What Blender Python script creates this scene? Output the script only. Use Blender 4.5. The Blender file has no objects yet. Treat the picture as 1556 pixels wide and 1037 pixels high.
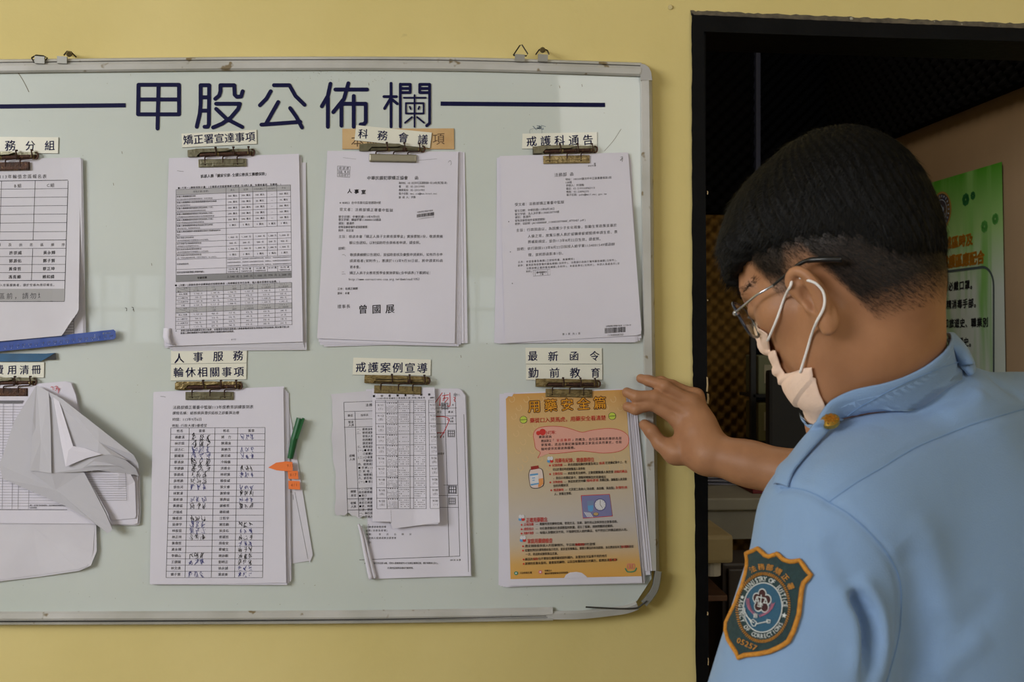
import bpy, bmesh, math, random
import numpy as np
from mathutils import Vector, Matrix
from mathutils.bvhtree import BVHTree
random.seed(7); RNG = np.random.RandomState(7)
C = bpy.context.scene.collection
# ------------------------------------------------------------------ camera
CAMZ, YAW, FPX, WALL = 1.5, math.radians(3.0), 1556.0, 1.6
FWD = np.array([math.sin(YAW), math.cos(YAW), 0.0]); RGT = np.array([math.cos(YAW), -math.sin(YAW), 0.0]); UPV = np.array([0, 0, 1.0])
CAM = np.array([0, 0, CAMZ])
cd = bpy.data.cameras.new('camera'); co = bpy.data.objects.new('camera', cd); C.objects.link(co)
cd.sensor_width = 36; cd.lens = 36; cd.clip_start = 0.02
co.location = CAM; co.rotation_euler = (math.pi/2, 0, -YAW)
cd.dof.use_dof = True; cd.dof.focus_distance = 1.45; cd.dof.aperture_fstop = 11
sc = bpy.context.scene; sc.camera = co
# ------------------------------------------------------------------ light and exposure
sc.view_settings.view_transform = 'Standard'; sc.view_settings.look = 'None'; sc.view_settings.exposure = 0.0; sc.view_settings.gamma = 1
sc.cycles.use_denoising = True
wd = bpy.data.worlds.new('world'); sc.world = wd; wd.use_nodes = True
wd.node_tree.nodes['Background'].inputs[0].default_value = (0.86, 0.93, 1.0, 1); wd.node_tree.nodes['Background'].inputs[1].default_value = 2.2
def area(name, loc, target, sx, sy, power, col):
    l = bpy.data.lights.new(name, 'AREA'); l.shape = 'RECTANGLE'; l.size = sx; l.size_y = sy; l.energy = power; l.color = col
    o = bpy.data.objects.new(name, l); C.objects.link(o); o.location = loc
    o.rotation_euler = (Vector(target)-Vector(loc)).to_track_quat('-Z', 'Y').to_euler(); return o
area('window_light', (-3.0, -1.1, 2.6), (0.0, 1.6, 1.55), 1.8, 1.6, 124, (0.95, 0.975, 1.0))
area('back_fill', (1.5, -2.0, 2.7), (0.4, 1.6, 1.4), 2.0, 1.0, 27, (1.0, 0.97, 0.92))  # added fill that evens the light on the man's back, no fitting there
area('room_fill', (0.62, 2.15, 2.70), (0.75, 2.3, 0.0), 0.5, 0.25, 2.4, (1.0, 0.86, 0.66))  # added weak fill to lift the dark room, not a visible lamp
# ------------------------------------------------------------------ helpers
def ray(u, v): return FWD + RGT*((u-778)/FPX) + UPV*((518.5-v)/FPX)
def P(u, v, d): return CAM + ray(u, v)*d
def cam3(x, y, d): return CAM + RGT*x + UPV*y + FWD*d
def W(u, v, h=0.0):
    r = ray(u, v); return CAM + r*((WALL-h)/r[1])
def Wn(uv, h):
    uv = np.asarray(uv, float); h = np.broadcast_to(np.asarray(h, float), (len(uv),))
    r = FWD[None] + RGT[None]*((uv[:, 0]-778)/FPX)[:, None] + UPV[None]*((518.5-uv[:, 1])/FPX)[:, None]
    return CAM[None] + r*((WALL-h)/r[:, 1])[:, None]
def lin(c):
    c = [x/255.0 for x in c]; return tuple([x/12.92 if x <= .04045 else ((x+.055)/1.055)**2.4 for x in c]) + (1,)
MATS = {}
def mat(name, col, rough=0.6, metal=0.0, spec=0.5, col2=None, nscale=8, nlo=.35, nhi=.7, bump=0.0, bscale=60, trans=0, alpha=1, emit=None, detail=4, coat=0, sss=0, col3=None, c3scale=120, c3lo=.66, sheen=0):
    if name in MATS: return MATS[name]
    m = bpy.data.materials.new(name); m.use_nodes = True; nt = m.node_tree; b = nt.nodes['Principled BSDF']
    b.inputs['Base Color'].default_value = lin(col); b.inputs['Roughness'].default_value = rough; b.inputs['Metallic'].default_value = metal
    b.inputs['Specular IOR Level'].default_value = spec; b.inputs['Coat Weight'].default_value = coat
    if trans: b.inputs['Transmission Weight'].default_value = trans
    if sheen: b.inputs['Sheen Weight'].default_value = sheen
    if sss: b.inputs['Subsurface Weight'].default_value = sss; b.inputs['Subsurface Radius'].default_value = (.012, .005, .003); b.inputs['Subsurface Scale'].default_value = 1
    tc = nt.nodes.new('ShaderNodeTexCoord')
    def noise(s, d=detail):
        n = nt.nodes.new('ShaderNodeTexNoise'); n.inputs['Scale'].default_value = s; n.inputs['Detail'].default_value = d
        nt.links.new(tc.outputs['Object'], n.inputs['Vector']); return n
    if col2 is not None:
        n = noise(nscale); r = nt.nodes.new('ShaderNodeValToRGB'); nt.links.new(n.outputs['Fac'], r.inputs['Fac'])
        r.color_ramp.elements[0].position = nlo; r.color_ramp.elements[0].color = lin(col); r.color_ramp.elements[1].position = nhi; r.color_ramp.elements[1].color = lin(col2)
        out = r.outputs['Color']
        if col3 is not None:
            n3 = noise(c3scale, 2); r3 = nt.nodes.new('ShaderNodeValToRGB'); nt.links.new(n3.outputs['Fac'], r3.inputs['Fac'])
            r3.color_ramp.elements[0].position = c3lo; r3.color_ramp.elements[0].color = (0, 0, 0, 1); r3.color_ramp.elements[1].position = c3lo+.06
            mx = nt.nodes.new('ShaderNodeMix'); mx.data_type = 'RGBA'; nt.links.new(r3.outputs['Color'], mx.inputs[0]); nt.links.new(out, mx.inputs[6]); mx.inputs[7].default_value = lin(col3); out = mx.outputs[2]
        nt.links.new(out, b.inputs['Base Color'])
    if bump:
        n = noise(bscale, 3); bp = nt.nodes.new('ShaderNodeBump'); bp.inputs['Strength'].default_value = bump; bp.inputs['Distance'].default_value = .002
        nt.links.new(n.outputs['Fac'], bp.inputs['Height']); nt.links.new(bp.outputs['Normal'], b.inputs['Normal'])
    MATS[name] = m; return m
def mesh(name, v, f, m=None, parent=None, smooth=False, mi=None):
    me = bpy.data.meshes.new(name); v = np.asarray(v, float)
    me.from_pydata(v.tolist() if len(v) else [], [], [list(map(int, q)) for q in f] if not isinstance(f, np.ndarray) else f.tolist()); me.update()
    ms = m if isinstance(m, (list, tuple)) else [m]
    for x in ms:
        if x: me.materials.append(x)
    if mi is not None: me.polygons.foreach_set('material_index', np.asarray(mi, dtype=np.int32))
    if smooth: me.polygons.foreach_set('use_smooth', np.ones(len(me.polygons), dtype=bool))
    o = bpy.data.objects.new(name, me); C.objects.link(o)
    if parent: o.parent = parent
    return o
def settle(parent, kids):
    """children are built in world space: keep them there under a parent that has its own place"""
def tag(o, label=None, cat=None, group=None, kind=None):
    if label: o['label'] = label
    if cat: o['category'] = cat
    if group: o['group'] = group
    if kind: o['kind'] = kind
    return o
def thing(name, label, cat, loc=(0, 0, 0), group=None):
    o = bpy.data.objects.new(name, None); C.objects.link(o); o.location = Vector(loc); o.empty_display_size = .02
    return tag(o, label, cat, group)
ROOTS = []
def finish_parents():
    bpy.context.view_layer.update()
    for o in list(bpy.data.objects):
        if o.parent is not None and not o.get('_local'):
            pass
def ramp(nt, stops):
    cr = nt.nodes.new('ShaderNodeValToRGB'); el = cr.color_ramp.elements
    el[0].position = stops[0][0]; el[0].color = lin(stops[0][1]); el[1].position = stops[-1][0]; el[1].color = lin(stops[-1][1])
    for p_, c_ in stops[1:-1]: e = el.new(p_); e.color = lin(c_)
    return cr
class MB:
    def __init__(s): s.v = []; s.f = []; s.mi = []; s.k = 0
    def add(s, v, f, mi=0):
        n = len(s.v); s.v += [tuple(map(float, x)) for x in v]; s.f += [[int(i)+n for i in q] for q in f]; s.mi += [mi]*len(f)
    def box(s, x0, x1, y0, y1, z0, z1, mi=0, bev=0):
        if bev:
            b = bev; bm = bmesh.new(); bmesh.ops.create_cube(bm, size=1)
            bmesh.ops.scale(bm, vec=(abs(x1-x0), abs(y1-y0), abs(z1-z0)), verts=bm.verts); bmesh.ops.translate(bm, vec=((x0+x1)/2, (y0+y1)/2, (z0+z1)/2), verts=bm.verts)
            bmesh.ops.bevel(bm, geom=bm.edges[:], offset=b, segments=2, affect='EDGES', profile=.6)
            bm.verts.index_update(); s.add([v.co[:] for v in bm.verts], [[v.index for v in f.verts] for f in bm.faces], mi); bm.free(); return
        v = [(x, y, z) for x in (x0, x1) for y in (y0, y1) for z in (z0, z1)]
        s.add(v, [(0, 1, 3, 2), (4, 6, 7, 5), (0, 4, 5, 1), (2, 3, 7, 6), (0, 2, 6, 4), (1, 5, 7, 3)], mi)
    def tube(s, pts, r, n=8, mi=0, cap=True):
        pts = [np.asarray(p, float) for p in pts]; rr = r if isinstance(r, (list, tuple)) else [r]*len(pts)
        vs = []; up = None
        for i, p in enumerate(pts):
            t = pts[min(i+1, len(pts)-1)]-pts[max(i-1, 0)]; t = t/(np.linalg.norm(t)+1e-12)
            if up is None:
                up = np.array([0, 0, 1.0]) if abs(t[2]) < .9 else np.array([1.0, 0, 0])
            a = np.cross(t, up); a /= np.linalg.norm(a)+1e-12; b = np.cross(a, t); up = b
            for j in range(n):
                an = 2*math.pi*j/n; vs.append(p+rr[i]*(a*math.cos(an)+b*math.sin(an)))
        fs = [[i*n+j, i*n+(j+1) % n, (i+1)*n+(j+1) % n, (i+1)*n+j] for i in range(len(pts)-1) for j in range(n)]
        if cap: fs += [list(range(n))[::-1], [(len(pts)-1)*n+j for j in range(n)]]
        s.add(vs, fs, mi)
    def prism(s, pts, d, mi=0):
        """closed 3d polygon pts, thickened by vector d"""
        pts = [np.asarray(p, float) for p in pts]; n = len(pts); d = np.asarray(d, float)
        s.add(pts+[p+d for p in pts], [list(range(n)), [n+i for i in range(n)][::-1]]+[[i, i+n, (i+1) % n+n, (i+1) % n] for i in range(n)], mi)
    def build(s, name, m, parent=None, smooth=False): return mesh(name, s.v, s.f, m, parent, smooth, s.mi if isinstance(m, (list, tuple)) else None)
def crom(pts, n=8):
    pts = [np.asarray(p, float) for p in pts]; out = []
    for i in range(len(pts)-1):
        p0, p1, p2, p3 = pts[max(i-1, 0)], pts[i], pts[i+1], pts[min(i+2, len(pts)-1)]
        for k in range(n):
            t = k/n; out.append(.5*((2*p1)+(-p0+p2)*t+(2*p0-5*p1+4*p2-p3)*t*t+(-p0+3*p1-3*p2+p3)*t**3))
    return out+[pts[-1]]
# ------------------------------------------------------------------ glyphs and ink
GL = {}
def glyph(ch):
    k = ch
    if k in GL: return GL[k]
    c = bpy.data.curves.new('t', 'FONT'); c.body = ch; c.size = 1; c.resolution_u = 2
    o = bpy.data.objects.new('t', c); C.objects.link(o); bpy.context.view_layer.update()
    m = o.evaluated_get(bpy.context.evaluated_depsgraph_get()).to_mesh()
    v = np.array([q.co[:2] for q in m.vertices]) if len(m.vertices) else np.zeros((0, 2)); f = [list(p.vertices) for p in m.polygons]
    bpy.data.objects.remove(o); bpy.data.curves.remove(c)
    asc = ord(ch) < 0x2000
    if asc and len(v): v = v.copy(); v[:, 0] += .27-(v[:, 0].min()+v[:, 0].max())/2
    GL[k] = (v, f, .55 if asc else 1.0); return GL[k]
class Ink:
    """flat print laid on a sheet; coordinates are positions on the sheet's plane"""
    def __init__(s): s.v = []; s.f = []; s.mi = []; s.n = 0; s.lay = []; s.L = 0; s.last = None
    def raw(s, v, f, mi=0):
        v = np.asarray(v, float)
        if not len(v): return
        if s.last is not None and mi != s.last: s.L += 1
        s.last = mi; s.lay.append(np.full(len(v), s.L*.000012))
        s.v.append(v); s.f += [[i+s.n for i in q] for q in f]; s.mi += [mi]*len(f); s.n += len(v)
    def text(s, u0, v0, st, size, u1=None, v1=None, bold=0.0, mi=0, kai=True, sx=1.0):
        """left/centre-line start (u0,v0) to end (u1,v1)"""
        g = [glyph(c) for c in st]; adv = [x[2] for x in g]; tot = sum(adv)
        L = tot*size if u1 is None else u1-u0
        ang = 0 if v1 is None else math.atan2(v1-v0, L); unit = L/tot; x = 0
        ca, sa = math.cos(ang), math.sin(ang)
        for (v, f, a) in g:
            if len(v):
                w = min(size, unit*1.02)*sx if a == 1.0 else min(size, unit*1.1)
                gx = (x+a/2)*unit+(v[:, 0]-a/2)*w; gy = -(v[:, 1]-.36)*size
                if kai: gy = gy-.07*(v[:, 0]-.5)*size
                n_ = 1 if bold < .006 else (2 if bold < .03 else 8)
                for q in range(n_):
                    ox, oy = (0, 0) if n_ == 1 else (((q-.5)*1.1*bold, (q-.5)*.7*bold) if n_ == 2 else (bold*math.cos(q*.785), bold*math.sin(q*.785)))
                    s.raw(np.stack([u0+(gx+ox*size)*ca-(gy+oy*size)*sa, v0+(gx+ox*size)*sa+(gy+oy*size)*ca], 1), f, mi)
            x += a
    def line(s, a, b, w=.5, mi=0):
        a = np.asarray(a, float); b = np.asarray(b, float); t = b-a; L = np.linalg.norm(t)
        if L < 1e-6: return
        nrm = np.array([-t[1], t[0]])/L*w/2; k = max(1, int(L/14)); v = []
        for i in range(k+1): q = a+t*i/k; v += [q+nrm, q-nrm]
        s.raw(v, [[2*i, 2*i+1, 2*i+3, 2*i+2] for i in range(k)], mi)
    def path(s, pts, w=.5, mi=0):
        pts = [np.asarray(p, float) for p in pts]; v = []
        for i, p in enumerate(pts):
            t = pts[min(i+1, len(pts)-1)]-pts[max(i-1, 0)]; t = t/(np.linalg.norm(t)+1e-9); nn = np.array([-t[1], t[0]])*w/2; v += [p+nn, p-nn]
        s.raw(v, [[2*i, 2*i+1, 2*i+3, 2*i+2] for i in range(len(pts)-1)], mi)
    def poly(s, pts, mi=0): s.raw(pts, [list(range(len(pts)))], mi)
    def disc(s, u, v, r, mi=0, n=12, ry=None): s.poly([(u+r*math.cos(2*math.pi*i/n), v+(ry or r)*math.sin(2*math.pi*i/n)) for i in range(n)], mi)
    def rect(s, q, mi=0, nu=6, nv=1):
        q = [np.asarray(p, float) for p in q]; v = []; 
        for j in range(nv+1):
            for i in range(nu+1):
                a = i/nu; b = j/nv; v.append((q[0]*(1-a)+q[1]*a)*(1-b)+(q[3]*(1-a)+q[2]*a)*b)
        s.raw(v, [[j*(nu+1)+i, j*(nu+1)+i+1, (j+1)*(nu+1)+i+1, (j+1)*(nu+1)+i] for j in range(nv) for i in range(nu)], mi)
    def build(s, name, mats, parent, h, eps=.00025):
        if not s.v: return None
        uv = np.concatenate(s.v); hh = (h(uv[:, 0], uv[:, 1]) if callable(h) else np.full(len(uv), h))+np.concatenate(s.lay)
        o = mesh(name, Wn(uv, hh+eps), s.f, mats, parent, False, s.mi if isinstance(mats, (list, tuple)) else None)
        if len(s.lay) > 8: o['kind'] = 'stuff'
        return o
def quadmap(q):
    q = [np.asarray(p, float) for p in q]
    return lambda a, b: (q[0]*(1-a)+q[1]*a)*(1-b)+(q[3]*(1-a)+q[2]*a)*b
def sheet(name, quad, h, m, parent, nx=24, ny=32, warp=None, thick=.0003, cut=None):
    """a leaf of paper: bilinear quad on the board plane, standing h(u,v) off the wall"""
    Q = quadmap(quad); uv = []
    for j in range(ny+1):
        for i in range(nx+1):
            p = Q(i/nx, j/ny)
            if warp: p = warp(i/nx, j/ny, p)
            uv.append(p)
    uv = np.array(uv); hh = h(uv[:, 0], uv[:, 1]); a = Wn(uv, hh); b = a+np.array([0, thick, 0])
    n = len(uv); w = nx+1; f = []
    for j in range(ny):
        for i in range(nx):
            q = [j*w+i, (j+1)*w+i, (j+1)*w+i+1, j*w+i+1]; f.append(q); f.append([k+n for k in q[::-1]])
    rim = [i for i in range(w)]+[j*w+nx for j in range(1, ny+1)]+[ny*w+i for i in range(nx-1, -1, -1)]+[j*w for j in range(ny-1, 0, -1)]
    k = 2*n; R_ = len(rim)
    for i in range(R_): p, q = i, (i+1) % R_; f.append([k+p, k+q, k+R_+q, k+R_+p])
    return mesh(name, np.concatenate([a, b, a[rim], b[rim]]), f, m, parent, True)
def polysheet(name, pts, hs, m, parent, thick=.0003, inner=None):
    """a creased leaf: a fan of points with their own distance from the wall"""
    a = [W(p[0], p[1], h) for p, h in zip(pts, hs)]; c = W(inner[0], inner[1], inner[2]) if inner else sum(a)/len(a)
    n = len(a); v = a+[c]+[x+np.array([0, thick, 0]) for x in a]+[c+np.array([0, thick, 0])]
    f = [[i, n, (i+1) % n] for i in range(n)]+[[n+1+(i+1) % n, 2*n+1, n+1+i] for i in range(n)]+[[(i+1) % n, n+1+(i+1) % n, n+1+i, i] for i in range(n)]
    return mesh(name, v, f, m, parent, False)
def hfun(base, x0, x1, y0, y1, r=0, l=0, b=0, wave=.0006, seed=0):
    ph = seed*1.7
    def h(u, v):
        s = np.clip((np.asarray(u, float)-x0)/(x1-x0), -.1, 1.1); t = np.clip((np.asarray(v, float)-y0)/(y1-y0), 0, 1.1)
        bow = np.clip(t*1.6, 0, 1)
        return base+(r*np.clip(s-.35, 0, 1)**2*2.3+l*np.clip(.5-s, 0, 1)**2*4)*bow+b*np.clip(t-.7, 0, 1)**2*8+wave*bow*(1+np.sin(s*5.1+ph)*np.cos(t*6.3+ph*2))
    return h
ink_k = mat('ink_black', (38, 36, 42), .8); ink_n = mat('ink_navy', (30, 32, 92), .55); ink_b = mat('ink_blue_pen', (48, 54, 130), .7); ink_r = mat('ink_red', (196, 52, 58), .7)
ink_g = mat('ink_grey', (112, 110, 116), .8); tint_g = mat('ink_light_grey_tint', (168, 166, 170), .8)
paper = mat('paper_white', (222, 218, 232), .75, bump=.12, bscale=25, col2=(216, 212, 226), nscale=6); paper2 = mat('paper_white_aged', (214, 211, 222), .8, bump=.2, bscale=20, col2=(206, 202, 212), nscale=9)
# ================================================================== the setting
m_wall = mat('yellow_wall_paint', (224, 205, 139), .75, col2=(215, 196, 127), nscale=3, bump=.35, bscale=45, col3=(196, 178, 118), c3scale=30, c3lo=.74)
m_black = mat('black_gloss_paint', (9, 9, 11), .6, spec=.1, col2=(15, 15, 17), nscale=20, bump=.5, bscale=70, col3=(120, 105, 90), c3scale=90, c3lo=.77)
m_beige = mat('beige_room_wall', (158, 132, 102), .9, col2=(148, 124, 96), nscale=5, bump=.3, bscale=40)
m_floor = mat('grey_terrazzo_floor', (120, 118, 110), .5, col2=(96, 95, 90), nscale=60)
m_ceil = mat('white_ceiling_paint', (205, 202, 190), .9, col2=(196, 192, 180), nscale=4)
DL, DT = W(1052, 17)[0], W(1052, 20)[2]            # opening: left edge, head height of the painted surround
# front wall: left part, part above the doorway, part right of it
def wallobj():
    mb = MB(); x0, x1 = -4.0, 3.0; xl = W(1066, 500)[0]; xr = xl+.86; zt = W(1066, 40)[2]
    mb.box(x0, xl, WALL, WALL+.1, 0, 2.9); mb.box(xr, x1, WALL, WALL+.1, 0, 2.9); mb.box(xl, xr, WALL, WALL+.1, zt, 2.9)
    return tag(mb.build('wall_front', m_wall), kind='structure'), xl, xr, zt
wf, XL, XR, ZT = wallobj()
def struct(mb, name, m): return tag(mb.build(name, m), kind='structure')
b = MB(); b.box(-4, 3, -3, 4.4, -.05, 0); struct(b, 'floor', m_floor)
b = MB(); b.box(-4, 3, -3, WALL, 2.9, 2.95); struct(b, 'ceiling', m_ceil)
# far side of the corridor: a wall with a long grilled window behind the photographer
b = MB(); b.box(-4, 3, -3.1, -3.0, 0, 1.46); b.box(-4, 3, -3.1, -3.0, 1.92, 2.9)
for a, c in ((-4, -2.62), (-1.25, -.35), (1.5, 3)): b.box(a, c, -3.1, -3, 1.46, 1.92)
struct(b, 'wall_back', m_wall)
for i, (a, c) in enumerate(((-2.62, -1.25), (-.35, 1.5))):
    wn = bpy.data.objects.new('window_%d' % (i+1), None); C.objects.link(wn); tag(wn, kind='structure')
    f = MB(); f.box(a, c, -3.08, -3.02, 1.46, 1.49); f.box(a, c, -3.08, -3.02, 1.89, 1.92); f.box(a, a+.04, -3.08, -3.02, 1.49, 1.89); f.box(c-.04, c, -3.08, -3.02, 1.49, 1.89); f.box(a, c, -3.07, -3.03, 1.68, 1.70)
    f.build('window_frame', mat('grey_window_frame', (120, 124, 124), .4, .6), wn)
    n = 8
    for k in range(1, n):
        g = MB(); x = a+(c-a)*k/n; g.box(x-.012, x+.012, -3.06, -3.03, 1.49, 1.89); g.build('grille_bar', MATS['grey_window_frame'], wn)
b = MB(); b.box(-4.1, -4, -3.1, WALL+.1, 0, 2.9); struct(b, 'wall_left', m_wall)
b = MB(); b.box(3, 3.1, -3.1, WALL+.1, 0, 2.9); struct(b, 'wall_right', m_wall)
# painted black surround of the doorway, uneven at its outer edge
def band(name, outer, inner, h0, m, rag=1.2, mi=None):
    """a slab between two image polylines on the wall plane, with a ragged outer edge"""
    o, i_ = crom(outer, 40), crom(inner, 40); n = min(len(o), len(i_)); v = []; 
    for k in range(n):
        j = np.array([random.uniform(-rag, rag)*.5, random.uniform(-rag, rag)*.5])
        for h in (h0, -.0): v.append(W(*(o[k]+j), h)); 
        for h in (h0, -.0): v.append(W(*i_[k], h))
    f = []
    for k in range(n-1):
        a = 4*k; c = 4*(k+1); f += [[a, a+2, c+2, c], [a, c, c+1, a+1], [a+2, a+3, c+3, c+2]]
    f += [[0, 1, 3, 2]]; return tag(mesh(name, v, f, m), kind='structure')
b = MB()
band('trim_1', [(1051, 19), (1052, 500), (1056, 800), (1060, 1600)], [(1070, 47), (1074, 500), (1076, 800), (1078, 1600)], .004, m_black)
band('trim_2', [(1050, 22), (1300, 33), (1556, 43), (1900, 58)], [(1070, 48), (1300, 56), (1556, 63), (1900, 74)], .0045, m_black, .6)
band('trim_3', [(1050, 16), (1300, 26), (1556, 36), (1900, 50)], [(1050, 23), (1300, 34), (1556, 44), (1900, 59)], .002, mat('frayed_brown_paint_edge', (110, 100, 82), .8, col2=(70, 64, 56), nscale=60, col3=(170, 165, 150), c3scale=110, c3lo=.68), 2.2)
# reveals of the opening
xj = W(1073, 500)[0]
b = MB(); b.box(xj-.006, xj, WALL+.002, WALL+.11, 0, ZT); struct(b, 'trim_4', m_black)
def lz(u, v): return W(u, v)[2]
b = MB(); b.add([(xj-.02, WALL, lz(1070, 48)), (XR+.02, WALL, lz(1900, 74)), (XR+.02, WALL+.105, lz(1900, 74)), (xj-.02, WALL+.105, lz(1070, 48)), (xj-.02, WALL+.002, ZT), (XR+.02, WALL+.002, ZT), (XR+.02, WALL+.105, ZT), (xj-.02, WALL+.105, ZT)], [(0, 3, 2, 1), (4, 5, 6, 7), (0, 1, 5, 4), (2, 3, 7, 6), (0, 4, 7, 3), (1, 2, 6, 5)]); struct(b, 'trim_5', m_black)
# chips of bare plaster along the jamb's edge
for (u0, v0, v1, w) in ((1077.5, 573, 596, 2.6), (1078.5, 598, 614, 3.6), (1078, 716, 722, 1.6), (1078.2, 930, 936, 2), (1078, 290, 296, 1.5), (1078, 455, 458, 1.5), (1079, 1000, 1012, 1.4)):
    pts = [(u0-w/2, v0), (u0+w*.3, v0+1), (u0+w/2, (v0+v1)/2), (u0+w*.2, v1), (u0-w*.7, v1-1), (u0-w*.3, (v0+v1)/2)]
    b = MB(); b.prism([W(p[0]-2.6, p[1], .0048) for p in pts], (0, .0008, 0)); o = struct(b, 'trim_6', mat('bare_plaster_chip', (190, 165, 125), .9))
# ------------------------------------------------------------------ the dark room behind the doorway
BACK = P(1290, 500, 3.0); 
def rw(u, off=0.0):                                   # right-hand room wall, a vertical plane
    d = 1.329/((u-778)/FPX+.114); return d
def RWp(u, v, off=0.0):
    d = rw(u); p = P(u, v, d); n = np.array(RWn); return p+n*off
q0, q1 = P(1290, 518, rw(1290)), P(1540, 518, rw(1540)); RWd = (q1-q0)/np.linalg.norm(q1-q0); RWn = np.array([-RWd[1], RWd[0], 0]); RWn = -RWn if RWn[0] > 0 else RWn
ztop = P(1556, 132, rw(1556))[2]
e0 = q0-RWd*.15; e1 = q0+RWd*((WALL+.1-q0[1])/RWd[1])
b = MB(); b.prism([(e0[0], e0[1], 0), (e1[0], e1[1], 0), (e1[0], e1[1], 2.75), (e0[0], e0[1], 2.75)], -RWn*.08); struct(b, 'wall_room_right', m_beige)
yb = P(1200, 518, 3.0)[1]; xlr = XL-.9
b = MB(); b.box(xlr, e0[0]+.1, yb+.12, yb+.22, 0, 2.75); struct(b, 'wall_room_back', m_beige)
b = MB(); b.box(xlr-.1, xlr, WALL+.1, yb+.22, 0, 2.75); struct(b, 'wall_room_left', m_beige)
b = MB(); b.box(xlr-.1, 2.6, WALL+.1, yb+.3, 2.75, 2.8); struct(b, 'ceiling_room', mat('dark_room_ceiling', (60, 60, 64), .9))
def foam(name, label, x0, x1, z0, z1, y, col, pitch=.040, amp=.013, T=None, group=None):
    """egg-crate acoustic foam: a backed sheet of moulded bumps"""
    nx, nz = int((x1-x0)/pitch*7), int((z1-z0)/pitch*7); X, Z = np.meshgrid(np.linspace(x0, x1, nx), np.linspace(z0, z1, nz))
    H = amp*(1.15+np.sin(X*2*math.pi/pitch)*np.sin(Z*2*math.pi/pitch)); m = mat('foam_'+name+str(col), col, .95, bump=.3, bscale=300, spec=.1, col2=tuple(int(c*.8) for c in col), nscale=30)
    fr = np.stack([X, np.full_like(X, y)-.012-H, Z], -1).reshape(-1, 3); bk = np.stack([X, np.full_like(X, y), Z], -1).reshape(-1, 3)
    idx = np.arange(nx*nz).reshape(nz, nx); q = np.stack([idx[:-1, :-1], idx[:-1, 1:], idx[1:, 1:], idx[1:, :-1]], -1).reshape(-1, 4)
    rim = list(idx[0])+list(idx[1:, -1])+list(idx[-1, -2::-1])+list(idx[-2:0:-1, 0]); n = nx*nz
    f = q.tolist()+[[rim[i], n+i, n+(i+1) % len(rim), rim[(i+1) % len(rim)]] for i in range(len(rim))]+[[n+i for i in range(len(rim))][::-1]]
    v = np.concatenate([fr, bk[rim]])
    if T is not None: v = T(v)
    o = mesh(name, v, f, m, None, True); tag(o, label, 'acoustic foam', group); return o
yf = yb+.12
foam('foam_panel', 'golden brown egg-crate foam sheet on the back wall of the dark room', P(1020, 500, 3)[0], P(1147, 500, 3.1)[0], .75, P(1100, 328, 3.1)[2], yf, (128, 98, 48))
foam('foam_panel', 'black egg-crate foam sheet above the golden one, left of the blue strip', P(1020, 500, 3)[0], P(1146, 500, 3.1)[0], P(1100, 326, 3.1)[2], 2.72, yf, (17, 18, 22))
foam('foam_panel', 'wide dark navy egg-crate foam sheet right of the blue strip', P(1153, 500, 3)[0], e0[0]+.05, 1.28, 2.72, yf-.01, (13, 17, 25), pitch=.034)
b = MB(); xs = P(1149, 500, 3.08)[0]; b.box(xs-.007, xs+.007, yf-.06, yf, P(1149, 290, 3.08)[2], 2.72, bev=.002); struct(b, 'trim_7', mat('slate_blue_edge_strip', (72, 80, 112), .6))
def TR(v):                                           # put a sheet built in (along, off, z) on the right-hand room wall
    s = v[:, 0]; off = v[:, 1]; out = np.zeros_like(v); out[:, :2] = q0[None, :2]+RWd[None, :2]*s[:, None]-RWn[None, :2]*off[:, None]; out[:, 2] = v[:, 2]; return out
L1 = np.linalg.norm((e1-q0)[:2])
foam('foam_panel', 'black egg-crate foam sheet above the beige wall on the right of the room', -.1, L1, ztop, 2.72, 0.0, (14, 14, 17), T=TR)
# green notice on the right-hand wall
pn = thing('notice_poster', 'green and white notice poster with clover leaves on the beige wall behind the man', 'poster', RWp(1470, 420))
def rp(u, v, off=.003): return RWp(u, v, off)
gs = []; NX, NY = 20, 40
for j in range(NY+1):
    for i in range(NX+1):
        u = 1384+(1525+12*(j/NY)**1-1384)*i/NX; vt = 518-(518-246)*(1-.115*0) ; 
        zt_ = P(1525, 246, rw(1525))[2]; z = zt_-.98*j/NY; p = RWp(u, 500, .004); p[2] = z; gs.append(p)
m_np = bpy.data.materials.new('green_notice_print'); m_np.use_nodes = True; nt = m_np.node_tree; bs = nt.nodes['Principled BSDF']; bs.inputs['Roughness'].default_value = .5
tc = nt.nodes.new('ShaderNodeTexCoord'); sp = nt.nodes.new('ShaderNodeSeparateXYZ'); nt.links.new(tc.outputs['UV'], sp.inputs[0])
cr = ramp(nt, ((0.0, (190, 200, 195)), (.72, (196, 206, 198)), (.86, (150, 190, 120)), (1.0, (70, 150, 34)))); nt.links.new(sp.outputs['Y'], cr.inputs[0])
wv = nt.nodes.new('ShaderNodeTexNoise'); wv.inputs['Scale'].default_value = 3; mp = nt.nodes.new('ShaderNodeMapping'); wv.inputs['Distortion'].default_value = .6; mp.inputs['Scale'].default_value = (2.6, .7, 1); mp.inputs['Rotation'].default_value = (0, 0, -.35); nt.links.new(tc.outputs['UV'], mp.inputs[0]); nt.links.new(mp.outputs[0], wv.inputs['Vector'])
r2 = nt.nodes.new('ShaderNodeValToRGB'); r2.color_ramp.elements[0].position = .50; r2.color_ramp.elements[1].position = .70; nt.links.new(wv.outputs['Fac'], r2.inputs[0])
mx = nt.nodes.new('ShaderNodeMix'); mx.data_type = 'RGBA'; nt.links.new(r2.outputs[0], mx.inputs[0]); nt.links.new(cr.outputs[0], mx.inputs[6]); mx.inputs[7].default_value = lin((124, 178, 96)); nt.links.new(mx.outputs[2], bs.inputs['Base Color'])
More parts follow.
